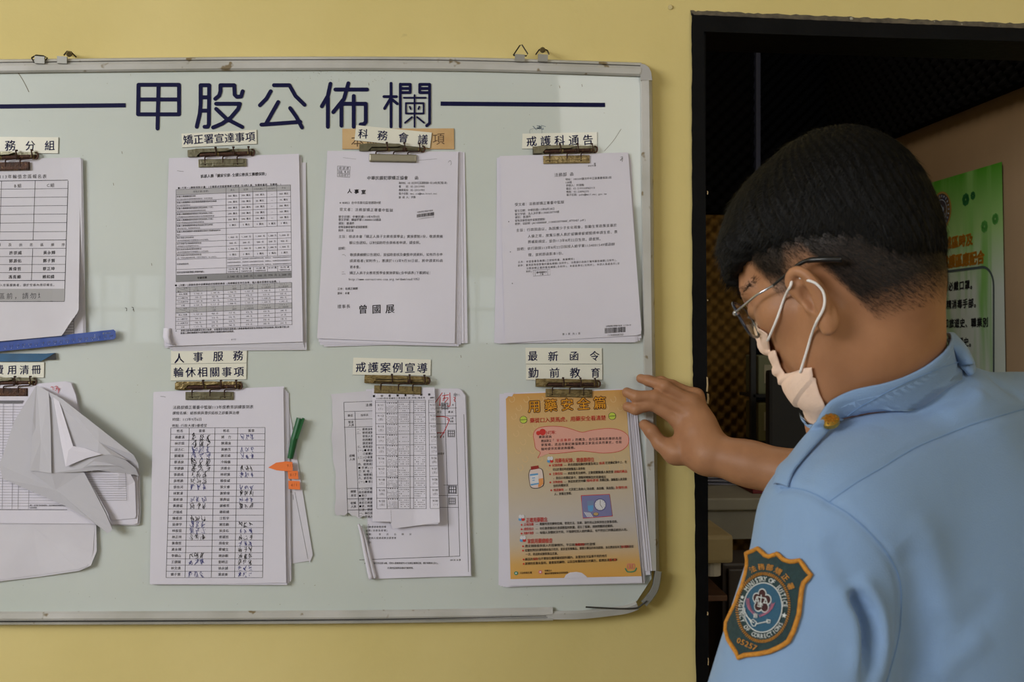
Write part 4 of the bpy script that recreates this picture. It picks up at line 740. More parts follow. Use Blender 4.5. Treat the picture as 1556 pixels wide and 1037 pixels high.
# ---- doc E: fee register with folded-back pages, lower left
t = thing('document_stack', 'clipped fee register whose folded pages fan out to the right at the lower left', 'papers', W(60, 730, BH), 'clipped paper stacks on the board')
wE = lambda base, sd=0: (lambda u, v: BH+base+.0015*np.sin(np.asarray(u)/23+sd)*np.sin(np.asarray(v)/31+sd)*np.clip((np.asarray(v)-610)/60, 0, 1)+.004*np.clip((np.asarray(v)-800)/80, 0, 1))
polysheet('sheet', [(-110, 700), (144, 700), (147, 838), (138, 860), (120, 868), (60, 877), (0, 884), (-110, 896)], [BH+.002]*2+[BH+.006, BH+.009, BH+.006, BH+.004, BH+.005, BH+.004], paper2, t, inner=(60, 800, BH+.0022))
polysheet('sheet', [(-110, 700), (141, 700), (144, 800), (141, 842), (132, 861), (118, 866), (60, 874), (0, 882), (-110, 892)], [BH+.003]*2+[BH+.005, BH+.007, BH+.009, BH+.007, BH+.005, BH+.006, BH+.005], paper2, t, inner=(50, 800, BH+.0042))
rr = [(-100, 585), (60, 583), (100, 579.5), (110, 582), (117, 600), (122, 625), (128, 660), (170, 700), (212.5, 722), (213.5, 780), (212, 797), (206, 799), (140, 798), (-100, 797)]
polysheet('sheet', rr, [BH+.0046]*len(rr), paper2, t, inner=(60, 690, BH+.0052)); r2_ = [(p[0]-2-(1 if p[1] > 700 else 0), p[1]+.5-(2 if p[1] > 700 else 0)) for p in rr]
polysheet('sheet', r2_, [BH+.0058]*2+[BH+.0068]*2+[BH+.007]*9+[BH+.0054], paper, t, inner=(60, 690, BH+.0062))
o = polysheet('sheet', [(-100, 586), (58, 585), (90, 600), (104, 640), (120, 700), (140, 760), (140, 796), (-100, 795)], [BH+.0064]*2+[BH+.0068]*6, paper, t, inner=(20, 700, BH+.0068))
k = Ink(); hE = lambda u, v: BH+.0072+0*np.asarray(u)
k.rect([(-90, 609), (36, 609), (33.5, 613.5), (-90, 613.5)], 1, 4)
for j in range(37): k.line((-90, 618+j*4.2), (110, 618.3+j*4.2), .4, 2)
for (a, c) in ((5, 2), (20, 17), (-12, -15), (-40, -43)): k.line((a, 611), (a-2, 774), .5, 2)
for u in (28, 44): k.line((u+1, 700), (u-1, 774), .45, 2)
k.line((-90, 774.8), (102, 775), .8)
k.text(45, 768.5, '備註：學員應於簽收聯單簽名', 2.8, 72, 768.5); k.text(74, 768.5, '及送件機關規定辦理費用清冊', 2.8, 100, 768.5); k.text(45, 772, '金額為新臺幣', 2.8, 56, 772)
k.build('printed_table', [ink_k, ink_g, mat('thin_line_grey', (136, 134, 144), .8)], o, hE)
# lower right page with table lines, then the rolled-over leaves in front of it
o = polysheet('sheet', [(120, 712), (150, 711), (180, 713), (198, 720), (205, 733), (206.8, 784), (205, 788), (170, 791), (155, 770)], [BH+.010, BH+.016, BH+.019, BH+.016, BH+.012, BH+.009, BH+.009, BH+.009, BH+.010], paper, t, inner=(180, 745, BH+.0115))
k = Ink(); hs = lambda u, v: BH+.0122+.0062*np.clip((745-np.asarray(v))/33, 0, 1)*np.clip((np.asarray(u)-130)/30, 0, 1)
k.text(129, 716.5, '113年第一季監所作業費用收支清冊', 3, 168, 717)
for j in range(12): k.line((130+j*1.2, 722+j*3.5), (192.5, 722+j*3.5), .4, 1)
k.line((190.5, 719), (192.8, 761), .5, 1); k.build('printed_table', [ink_k, MATS['thin_line_grey']], o, hs)
m_back = mat('paper_back_grey', (198, 196, 206), .85, bump=.15, bscale=22)
L = [  # creased leaves: outline px, heights m
 ([(55, 586), (62, 589), (95, 607), (150, 650), (203, 692), (210, 705), (212, 724), (209, 716), (195, 700), (170, 692), (148, 692), (111, 678), (90, 612)], [.011, .014, .022, .026, .024, .018, .010, .014, .022, .029, .031, .026, .018], (150, 672, .0275)),
 ([(76, 597), (88, 602), (111, 678), (140, 690), (165, 690.5), (190, 699), (206, 712), (211, 724), (200, 716), (178, 708), (150, 708), (99, 710)], [.015, .018, .023, .028, .030, .026, .019, .012, .016, .022, .026, .021], (140, 699, .026)),
 ([(74, 596), (78, 598), (99.7, 709.7), (127, 700), (155, 690), (174, 695), (196, 712), (203, 722), (185, 714), (160, 714), (127, 717), (78, 719.5), (76, 650)], [.014, .016, .022, .025, .029, .026, .018, .013, .018, .021, .022, .021, .018], (125, 712, .0235)),
 ([(87, 601), (111, 678.3), (128, 681), (155, 690.6), (130, 697), (99.7, 709.7), (92, 670), (80, 600)], [.018, .030, .031, .033, .030, .028, .024, .017], (104, 685, .029)),
 ([(56, 586), (74, 596), (77, 650), (78, 719.5), (60, 717), (45.4, 716), (49, 660)], [.012, .017, .021, .025, .024, .026, .020], (62, 670, .0205)),
 ([(55, 586), (50, 640), (45.4, 716), (62, 716.5), (78, 719.5), (105, 717), (127.3, 717.4), (142, 745), (160, 780), (170.6, 804.4), (168, 808), (163.4, 810.7), (140, 793), (102, 770.4), (60, 752), (4, 728), (-1, 707), (22, 640)], [.012, .019, .0235, .0225, .022, .019, .017, .017, .018, .020, .019, .018, .015, .013, .013, .015, .018, .016], (85, 745, .0185)),
 ([(127, 717.4), (144, 745), (164, 781), (171, 804), (168, 808), (150, 790), (120, 760)], [.0165, .0155, .0165, .0185, .0185, .014, .013], (146, 770, .0150))]
for pts, hs_, inn in L: polysheet('sheet', pts, [BH+.002+h for h in hs_], m_back if pts[0] != (87, 601) else paper, t, inner=(inn[0], inn[1], BH+.002+inn[2]))
k = Ink(); 
for q in ([(77, 589), (80, 588), (81, 593)], [(83, 588), (86, 587), (86, 591), (84, 594)], [(87, 588), (89, 591), (88, 595)], [(91, 590), (88, 598)], [(84, 590), (90, 592)]): k.path(crom(q, 3), .8)
k.build('red_handwriting', [ink_r], t, BH+.0076)
# ---- doc G: forms and shift table
t = thing('document_stack', 'clipped torn forms with a folded shift table dated 9/11 to 9/20 in front', 'papers', W(612, 735, BH), 'clipped paper stacks on the board')
hG2 = lambda u, v: BH+.0030+.003*np.clip((np.asarray(u)-670)/46, 0, 1)+.0012*np.sin(np.asarray(u)/19)*np.clip((np.asarray(v)-700)/150, 0, 1)+.002*np.clip((np.asarray(v)-820)/60, 0, 1)
def wG2(s_, t_, p):
    u, v = p
    u -= 22*max(0, 1-t_*1.0)**0*0
    if s_ > .9: v += 11*((s_-.9)/.1)**3*max(0, 1-t_*6)
    u += 1.2*math.sin(t_*7)*(1-s_)
    return np.array([u, v])
for i in range(2):
    o = sheet('sheet', [(556, 592), (708-i*1.2, 590.5), (716.5-i, 876-i*.8), (561+i, 880.5)], (lambda u, v, i=i: hG2(u, v)-.001+.001*i), paper, t, warp=wG2, ny=40)
k = Ink(); 
k.line((675.5, 597), (682.6, 845.7), .6); k.line((691.8, 597), (698.6, 845.5), .6); k.line((704.8, 630), (711.9, 869.6), .6)
for (a, c) in ((620.6, 620.2), (632.6, 632.4), (644.7, 644.5), (753.6, 753.3), (771.7, 771.5)): k.line((640, a), (694 if a < 700 else 696.5, c), .55)
k.line((674, 737.6), (695, 737.4), .55); k.line((546, 851.3), (698.6, 845.6), .7); k.line((560, 797), (561, 850), .4)
for (u0, v, ue, s_) in ((549, 801.3, 586.8, '三、□無事故致使到場'), (555.7, 806.8, 589, '處所(含原及是號)'), (556, 812.6, 625.5, '時間：　　年　　月　　日　　時　　分'), (556, 818.2, 602.3, '□受刑人拒絕或無法簽收者'), (556.5, 824.8, 567, '事由：'), (553.5, 856.4, 667.8, '※本表依監獄行刑法第18條，受刑人重複違規列入行為矯正輔導紀錄，應於時簽收(註1)。'), (588.5, 863.8, 630.2, '另須依監獄教區通知行動辦理。'), (683.7, 851.6, 700, '109.09.18 修'), (680.5, 626.5, 689, '備註'), (684, 636, 689, '人員'), (684, 641, 689, '核章'), (664, 626.5, 671, '單位'), (664, 659, 675, '關　年　段'), (664, 664, 675, '日　經　由'), (665, 690, 675, '告知簽章'), (664, 616, 690, '113.8年 12 月')): k.text(u0, v, s_, 3.5, ue, v-.2, bold=.01)
def stamp(k, u, v, s_, mi=1):
    k.path([(u-s_, v-s_), (u+s_, v-s_), (u+s_, v+s_), (u-s_, v+s_), (u-s_, v-s_)], .7, mi)
    for i in range(4): k.line((u-s_+1+i*(2*s_-2)/3, v-s_+.6), (u-s_+1+i*(2*s_-2)/3, v+s_-.6), .9, mi)
    for i in range(3): k.line((u-s_+.6, v-s_+1.6+i*(2*s_-3)/2), (u+s_-.6, v-s_+1.6+i*(2*s_-3)/2), .9, mi)
stamp(k, 685.7, 659.3, 5.3); stamp(k, 676, 617.5, 5); stamp(k, 687.5, 744.5, 6, 0); stamp(k, 687, 762, 5.2)
k.text(689, 600.5, '附件八', 4.5, 699, 600.5, mi=1)
for q in ([(672, 597), (668, 603), (661.5, 612)], [(669, 604), (668, 617)], [(672, 602), (682, 600)], [(676, 601), (673, 610)], [(673, 606), (681, 605), (676, 612)], [(683.5, 597), (684, 611), (683, 618), (680, 616.5)], [(689, 604), (692, 605), (690, 608), (692, 611)], [(663, 633.5), (674, 633.5), (682.5, 637), (680, 645), (676, 654), (669, 666)], [(664, 658), (676, 658)], [(679, 637), (683, 640)]): k.path(crom(q, 5), 1.1, 2)
k.build('printed_form', [ink_k, ink_g, ink_r], o, hG2)
# rolled strip of the torn sheet at its left foot
b = MB(); p_ = crom([(545, 797), (550, 815), (556, 845), (564, 880)], 6); b.tube([W(p[0], p[1], BH+.0075) for p in p_], [.0018+.0022*i/len(p_) for i in range(len(p_))], 10); b.build('rolled_edge', paper, t, True)
b = MB(); p_ = crom([(548.5, 800), (556, 822), (563, 852), (570, 879)], 6); b.tube([W(p[0], p[1], BH+.0058) for p in p_], [.0015+.0022*i/len(p_) for i in range(len(p_))], 10); b.build('rolled_edge', paper2, t, True)
hG1 = lambda u, v: BH+.0052+.003*np.clip((540-np.asarray(u))/36, 0, 1)*np.clip((np.asarray(v)-640)/100, 0, 1)+.0012*np.sin(np.asarray(v)/17)*np.clip((530-np.asarray(u))/30, 0, 1)
def wG1(s_, t_, p):
    u, v = p
    if t_ > .93: v += (t_-.93)/.07*(2.2*math.sin(s_*19)+1.4*math.sin(s_*47)+(10*max(0, s_-.45)))
    u += (1-s_)**3*(1.5*math.sin(t_*11)+.8*math.sin(t_*31)); return np.array([u, v])
o = sheet('sheet', [(502.5, 599.5), (585, 592), (592, 790), (511, 781)], hG1, paper2, t, warp=wG1, nx=36, ny=40)
k = Ink(); k.line((522.4, 611.8), (570, 609.8), .55); k.line((522.4, 611.8), (528.5, 785), .6); k.line((539.3, 626), (545.4, 786), .6)
for v in (625.9, 638, 649.8): k.line((522.8, v), (570, v-1.3), .55)
for v in (743, 758.8, 775.8): k.line((527.5, v), (572, v-1.6), .6)
rs = ['一、使用沒有過當', '二、使用或其他', '　　收容人安全', '　　利用關於戒具', '　　固定保護之人', '三、使用或施用', '(一)■收容人員', '　　□配戴戒具', '(二)□收配之人', '　　不服從指揮', '四、使用成為腳', '■手銬(1付□)', '□其他________', '五、睡眠者應解', '六、是否有必要', '(一)■是□否', '', '(二)□有(醫)', '是否經得視察', '■是□', '□否，應提', '是否已填寫', '■是，時間', '□否，原因', '一、執行官簽章', '二、受刑人簽名']
for i, s_ in enumerate(rs):
    v = 652.9+i*5.32
    if s_: k.text(542+i*.16, v, s_, 4.0, 542+i*.16+len(s_)*4.15, v-.6, bold=.015)
for (u, v, s_) in ((528, 632, '單位'), (529, 642, '管束'), (529.5, 646.5, '人員'), (530.5, 693, '成輔'), (531, 698.5, '人員'), (532.5, 747.5, '機關'), (533, 753.5, '長官'), (532.5, 765, '收輔'), (533, 770.5, '人員')): k.text(u, v, s_, 4.2, u+8.5, v-.3, bold=.01)
k.text(548, 631.5, '指率系', 4, 560, 631); k.text(555, 616, '法務', 4.8, 566, 615.6, bold=.01)
k.build('printed_form', [ink_k, ink_g], o, hG1)
hG3 = lambda u, v: BH+.0090+.005*np.clip((np.asarray(u)-630)/38, 0, 1)*np.clip((np.asarray(v)-600)/80, 0, 1)+.003*np.clip((np.asarray(v)-700)/95, 0, 1)+.0007*np.sin(np.asarray(u)/13)
def wG3(s_, t_, p):
    u, v = p
    if t_ > .97: v += (0 if s_ < .27 else (11*(1-(s_-.27)/.73) if s_ < 1 else 0))*(t_-.97)/.03
    return np.array([u, v])
sheet('sheet', [(567, 592), (658, 590), (666, 797), (595, 800)], (lambda u, v: hG3(u, v)-.0016), paper, t)
o = sheet('sheet', [(565.6, 590.6), (660.3, 589), (668.4, 794.5), (566, 793)], hG3, paper, t, warp=wG3, nx=30, ny=40)
k = Ink(); GY = [611.4+16.2*i for i in range(11)]
cA = [(570.4, 572.6), (585.7, 588), (604.5, 604.9), (622.7, 623.2), (628.5, 628.6), (646.3, 647.6)]
for (a, c) in cA: k.line((a, 609), (c, 773.4), .55)
k.line((651.3, 608), (653.6, 772.6), .55)
for y in [608.6]+GY: k.line((570.4+(y-609)*.013, y+.4), (647+(y-609)*.008, y-.2), .5); k.line((651.4+(y-609)*.014, y-.2), (660+(y-609)*.05, y-.3), .5)
wk = '三四五六日一二三四五'; wk2 = '六日一二三四五六日一'
for i in range(10):
    y = GY[i]; x = 571.4+i*.22; k.text(x+2.2, y+4.6, '9/%d' % (11+i), 4.4, x+11.5, y+4.5, bold=.005); k.text(x+3.2, y+10.2, '(%s)' % wk[i], 4, x+11, y+10.1, mi=1)
    x2 = 652.5+i*.45; k.text(x2+.8, y+4.2, '9/%d' % (21+i), 4.3, x2+8.8, y+4.1, bold=.005); k.text(x2+1.5, y+9.8, '(%s)' % wk2[i], 4, x2+9, y+9.7, mi=1)
    a = 586.6+i*.2; dots(k, a, y+.6, a+17, y+2.6, 5, 1, .65, 0, 1); dots(k, a, y+5, a+17, y+15.6, 10, 5, .36, 0, .75)
    a = 605.5; dots(k, a, y+1.6, a+16.5, y+14.6, 6, 4 if i not in (2, 3) else 2, .5, 0, .75)
    a = 629.6; dots(k, a, y+1.6, a+16.5, y+14.6, 7, 4, .5, 0, .75)
for i, c in enumerate('臺中監獄員工勤務'): k.text(566.3+i*12.0, 602.3-i*.35, c, 3.5, 569.8+i*12.0, 602.3-i*.35, bold=.03)
k.text(571, 605.9, '113年9月份戒護科乙股值勤人員(夜勤)輪值表', 2.8, 646, 604.6, bold=.02); k.text(653, 604.8, '戒護科', 2.8, 660, 604.6, bold=.02)
k.path([(594, 775), (594.5, 795)], .3, 1)
k.build('printed_shift_table', [ink_k, ink_g], o, hG3)
# ---- doc H: orange medicine poster
t = thing('document_stack', 'clipped stack topped by the orange poster titled 用藥安全篇', 'papers', W(868, 738, BH), 'clipped paper stacks on the board')
hH = hfun(BH+.0068, 762, 978, 592, 892, r=.006, l=.0, b=.001, wave=.0007, seed=5)
for i, q in enumerate((((759, 599), (965, 594), (991, 868), (757.5, 890)), ((760, 600), (962, 593), (988, 874), (760, 891.5)), ((764, 600), (958, 593.5), (984, 868), (764, 892.5)), ((766, 599), (956, 592.5), (980.5, 884), (768, 893)), ((770, 599), (953, 592), (979.5, 887), (770, 892)))):
    sheet('sheet', q, hfun(BH+.0012+.0010*i, 762, 980, 592, 892, r=.005, wave=.0006, seed=5), paper, t)
hH1 = (lambda u, v: hH(u, v)-.0006); sheet('sheet', [(766, 597.5), (951.5, 591), (976, 886), (773, 891)], hH1, paper, t)
m_or = bpy.data.materials.new('orange_poster_print'); m_or.use_nodes = True; nt = m_or.node_tree; bs = nt.nodes['Principled BSDF']; bs.inputs['Roughness'].default_value = .42
tc = nt.nodes.new('ShaderNodeTexCoord'); sp = nt.nodes.new('ShaderNodeSeparateXYZ'); nt.links.new(tc.outputs['UV'], sp.inputs[0]); cr = ramp(nt, ((0.0, (222, 166, 82)), (.08, (216, 170, 100)), (.18, (202, 184, 162)), (.3, (196, 188, 186)), (.5, (202, 184, 158)), (.72, (210, 180, 132)), (.88, (212, 172, 116)), (1.0, (210, 156, 84)))); nt.links.new(sp.outputs['Y'], cr.inputs[0])
nt.links.new(cr.outputs[0], bs.inputs['Base Color'])
NXh = 26; o = sheet('poster_print', [(768.5, 599.5), (950.5, 592.5), (974.8, 876), (775.8, 880.5)], hH, m_or, t, nx=NXh, ny=40, warp=lambda s_, t_, p: np.array([p[0]+(7.5 if (s_ == 0 and t_ == 0) else (0))-2.0*math.sin(t_*3.14)*(s_), p[1]+(3 if (s_ == 0 and t_ == 0) else 0)]))
uvl = o.data.uv_layers.new(name='uv'); nn_ = (NXh+1)*41
for pl in o.data.polygons:
    for li, vi in zip(pl.loop_indices, pl.vertices): w_ = vi % nn_; uvl.data[li].uv = ((w_ % (NXh+1))/NXh, 1-(w_//(NXh+1))/40)
b = MB(); b.prism([W(p[0], p[1], float(hH(780, 600))+.0006) for p in ((768, 598), (781.5, 596.5), (778, 603), (769, 602))], (0, .0003, 0)); b.build('torn_corner', paper, t)
k = Ink(); k.poly([(857, 879.2), (860, 874), (866, 870.5), (876, 869.5), (884, 871), (890, 875.5), (893, 878.6)]); k.build('torn_patch', [paper], t, hH, .0003)
k = Ink()                                            # watermark loops of the background
for j in range(9):
    for i in range(9):
        if j > 1 and j < 7 and 1 < i < 8: continue
        u = 778+i*22+(j % 2)*9+j*1.6; v = 607+j*13
        if u > 948+j*1.2: continue
        k.path([(u+4*math.cos(a), v+4.5*math.sin(a)) for a in np.linspace(-1.2, 3.2, 10)], .8)
k.build('watermark_loops', [mat('poster_pale_loop', (222, 188, 138), .5)], t, hH, .0002)
k = Ink()
bub = crom([(812, 671), (810.5, 660), (816, 652), (827, 648.8), (841, 648), (856, 649.2), (870, 653), (884.7, 657.2), (900, 654), (925, 651.4), (942, 654), (953, 661), (955.5, 669.6), (952, 679), (940, 686.5), (918, 689), (900, 687.3), (882, 685.8), (862, 688), (840, 689.9), (826, 689), (817, 696.5), (821, 688), (814, 682), (812, 671)], 4)
k.raw(np.array([(880, 670)]+[tuple(p) for p in bub]), [[0, i, i+1] for i in range(1, len(bub))], 0); k.path(bub, .8, 1)
k.build('speech_bubble', [mat('bubble_pink', (226, 166, 150), .5), mat('poster_red_line', (206, 70, 60), .5)], t, hH, .00035)
k = Ink()
for i, c in enumerate('用藥安全篇'):
    u0 = 802+i*24.9; v0 = 618.6-i*1.35; k = Ink(); k.text(u0, v0, c, 20, u0+20, v0-1.1, bold=.062, mi=0, kai=False); k.text(u0, v0, c, 20, u0+20, v0-1.1, bold=.018, mi=1, kai=False)
    o = k.build('heading_character', [mat('poster_brown', (84, 40, 18), .5), mat('poster_orange_text', (240, 164, 36), .5)], t, hH, .0003)
    if o.get('kind'): del o['kind']
m_pr, m_pk = mat('poster_red', (208, 46, 40), .5), mat('poster_text_black', (40, 34, 34), .5)
k = Ink(); k.text(804.8, 639.6, '藥從口入莫馬虎，用藥安全看清楚', 8.2, 920.8, 635.2, bold=.022, mi=0, kai=False)
def T(u0, v0, ue, ve, s_, mi=1, sz=4.6, bo=.02): k.text(u0, v0, s_, sz, ue, ve, bold=bo, mi=mi, kai=False)
T(828, 658.5, 848, 657.2, '小叮嚀：', 0, 6.6); k.disc(824.5, 657, 5, 0, 14); k.disc(818, 658.5, 3.4, 0, 12); T(818.4, 664.6, 838.4, 664, '藥師諮詢')
T(822, 670.7, 842, 669.8, '應該建立「'); T(845, 669.7, 868, 668.8, '家庭藥師', 0); T(869, 668.7, 945, 666.4, '」的概念，由社區藥局的藥師為居'); T(822, 676.6, 945.2, 672, '家服務，透過用藥紀錄協助建立家庭成員用藥史，也能'); T(822, 683, 877, 680.3, '隨時提供用藥諮詢服務。')
T(842.9, 700.6, 903, 698.9, '用藥有紀錄，健康跟得住', 0, 7.4)
def dia(u, v): k.poly([(u-1.6, v), (u, v-1.7), (u+1.6, v), (u, v+1.7)], 0)
for (u, v, a, va, r0, ra, bt, be, vb, rt, nl, nu, nue, nv) in ((835.5, 707.8, 839, 707.6, '紀錄用藥', 854.8, '— 將長期服用藥的劑量及用法', 909, 704.8, '填寫', '可以於看診時提醒醫護人員參酌', 839.5, 889, 714), (835.9, 721, 839.6, 720.6, '主動告知', 854.8, '— 病從看見治療時，主動提醒醫護人員您曾', 932, 717.4, '過敏的藥品', '，並出示用藥紀錄卡，讓醫師瞭解您的用藥情形', 840.5, 921, 726.8), (836.2, 733.5, 840, 733.2, '定時更新', 855, '— 無從知更您持續', 890, 731, '隨時更新', '您的用藥狀況', 840.5, 863.6, 739), (837.5, 745.5, 841, 745.2, '慎選藥物', 856.4, '— 尤其是三高病人(高血壓、高血糖、高血脂)', 934, 741.8, '及慢性病', '人，更需注意喔。', 842, 871, 751.4)):
    dia(u, v); T(a, va, ra, va-.5, r0, 0); T(ra+2, va-.6, be, vb, bt); T(be+1, vb-.1, min(be+5*len(rt), 953), vb-.8, rt, 0)
    if be+5*len(rt) < 940: T(be+5*len(rt)+1, vb-.8, 952.5, vb-2.6, '於用藥紀錄卡上，也' if be > 900 else '用藥紀錄，讓醫護人員清楚')
    T(nu, nv, nue, nv-1.5, nl)
T(799.2, 791.2, 832, 790, '正確用藥觀念', 0, 8)
for (v, ve, r0, s_, ue) in ((797.8, 793, '正確用藥', '— 瞭解所使用藥物名稱、使用方法、效果、副作用以及與其他注意事項等。', 941), (804.6, 799.5, '遵從指示', '— 勿任意停藥和任意調整服用劑量，若忘了服藥，請詢問醫師或藥師。', 934.5), (811, 805, '用藥不隨意', '— 每個人身體狀況不同，不隨便吃別人給的藥品，也不把自己的藥品給別人吃。', 956)):
    dia(792.5, v+.2); T(795.8, v, 811, v-.6, r0, 0); T(814, v-.7, ue, ve, s_)
T(801.3, 823.2, 839.6, 822, '家庭用藥總檢查', 0, 8)
for (v, ve, s_, ue, red) in ((830.4, 827.3, '應定期檢查與家人的服藥情形，平日就養成良好的習慣', 904.5, ('用藥紀錄', 874, 888)), (837, 830.8, '從醫院帶回的藥物應依指示吃完，居家或常備藥品，要標示藥品的有效期限，並且應該每年至少清點檢查', 963, ('每年至少', 944, 957)), (850.6, 845, '藥品的保存也不要放在糖果罐或飲料罐內，並置放在兒童拿不到的地方', 922.5, ('保存', 810, 818)), (857.2, 851, '家裡的長輩未服用，嚴重服用藥物，以及沒有醫師處方的藥方，都應該清除乾淨', 938, ('清除', 924, 938))):
    dia(794.7 if v < 845 else 795.6, v+.2); T(797.7, v, ue, ve, s_); 
    q = (red[1]-797.7)/(ue-797.7); T(red[1], v+(ve-v)*q, red[2], v+(ve-v)*(red[2]-797.7)/(ue-797.7), red[0], 0)
T(798.5, 843, 850, 841.6, '一次，將過期或變質藥品丟棄。')
T(790, 871.4, 808.3, 870.6, '行政院衛生署', 1, 3.6); T(827.4, 867.8, 839, 867.4, '財團法人', 1, 3.2); T(827.4, 872.2, 863.2, 870.6, '醫院評鑑暨醫療品質策進會', 1, 3.4)
k.build('printed_text', [m_pr, m_pk], t, hH, .0006)
k = Ink(); m_gl, m_pu, m_bl = mat('poster_pill_green', (190, 206, 74), .5), mat('poster_lavender', (126, 126, 172), .5), mat('poster_sky_blue', (96, 158, 210), .5)
k.disc(795.4, 638.2, 5.8, 1, 18); k.disc(795.4, 638.2, 5.2, 0, 18); k.line((790.4, 638.6), (800.4, 637.8), .8, 1); k.disc(930.2, 632.6, 5.8, 1, 18); k.disc(930.2, 632.6, 5.2, 0, 18); k.line((925.2, 633), (935.2, 632.2), .8, 1)
q = [(883, 753.6), (926, 751.6), (930.5, 784.6), (886, 788)]; k.rect(q, 2, 6, 4); k.path(q+[q[0]], 1.0, 3)
k.poly([(892, 762), (893.5, 777), (899, 778.5), (901.5, 776.5), (902, 761)], 4); k.poly([(893, 769), (893.8, 776.5), (898.5, 778), (901.3, 776), (901.6, 768)], 5)
k.disc(912, 767.5, 9.5, 6, 24); k.disc(912, 767.5, 8.2, 7, 24); k.line((912, 767.5), (912, 760.8), .7, 1); k.line((912, 767.5), (915.5, 772), .7, 1)
for a in range(12): k.line((912+6.6*math.cos(a*.5236), 767.5+6.6*math.sin(a*.5236)), (912+7.6*math.cos(a*.5236), 767.5+7.6*math.sin(a*.5236)), .5, 1)
k.disc(905.5, 781.8, 4.4, 1, 16, 2.8); k.disc(905.5, 781.5, 3.8, 8, 16, 2.3)
for i in range(4): k.line((888+i*2.6, 778.5+i*.3), (893+i*2.6, 786+i*.2), 1.3, 7)
# medicine jar
k.poly(crom([(805, 714), (803, 722), (804.5, 735), (807, 741.5), (814, 743), (822, 741), (826.5, 736), (825.8, 722), (824, 714), (819, 711.5), (810, 711.5), (805, 714)], 4), 1)
k.poly(crom([(806, 714.5), (804, 722), (805.3, 735), (807.6, 740.6), (814, 742), (821.5, 740.2), (825.5, 735.5), (824.9, 722), (823.2, 714.5), (819, 712.4), (810, 712.4), (806, 714.5)], 4), 9)
k.poly([(818.5, 728), (825.3, 727), (825.5, 735.5), (821.5, 740.2), (817.5, 741)], 10); k.poly([(805, 721), (817.5, 719.5), (819, 736), (806.5, 738.5)], 5); k.poly([(805.6, 723.6), (817.8, 722), (818.6, 734), (806.2, 736)], 7); k.line((808.5, 727), (813, 726.5), 1.2, 5); k.line((809, 730.5), (812.5, 730), 1.2, 5); k.poly([(806.5, 709.5), (818, 707.6), (819, 712.4), (807, 714.6)], 11)
for (u, v) in ((836, 699.5), (792.5, 788), (794.5, 820)): k.disc(u-2.2, v+1.6, 2.6, 5, 10); k.disc(u+2.2, v+1.6, 2.6, 3, 10); k.disc(u-2, v-2.5, 2.5, 7, 10, 3); k.disc(u+2, v-2.5, 2.5, 7, 10, 3)
k.disc(784.2, 871.6, 2.9, 12, 12); k.disc(784.2, 871.6, 1.4, 7, 8); k.disc(821, 869.8, 2.8, 13, 12); k.disc(821, 869.8, 1.3, 7, 8)
for s_ in (-1, 0, 1): k.path([(958.5+s_*3.5+2.2*math.cos(a), 861+4*math.sin(a)) for a in np.linspace(0, 6.28, 12)], .7, 13)
k.path(crom([(950, 864), (953, 869), (959, 869.6), (964.5, 868), (967, 863.5)]), 1.6, 12)
k.build('printed_pictures', [m_gl, mat('poster_dark_line', (56, 44, 44), .5), m_pu, m_pr, mat('poster_glass', (120, 140, 176), .4), m_bl, mat('poster_clock_rim', (84, 82, 132), .4), mat('poster_white', (220, 218, 224), .5), mat('poster_coin', (190, 160, 110), .5), mat('poster_jar_pink', (226, 206, 200), .5), mat('poster_jar_orange', (226, 150, 84), .5), mat('poster_lid_red', (150, 40, 36), .5), mat('poster_logo_green', (40, 140, 110), .5), mat('poster_logo_pink', (224, 120, 130), .5)], t, hH, .0005)
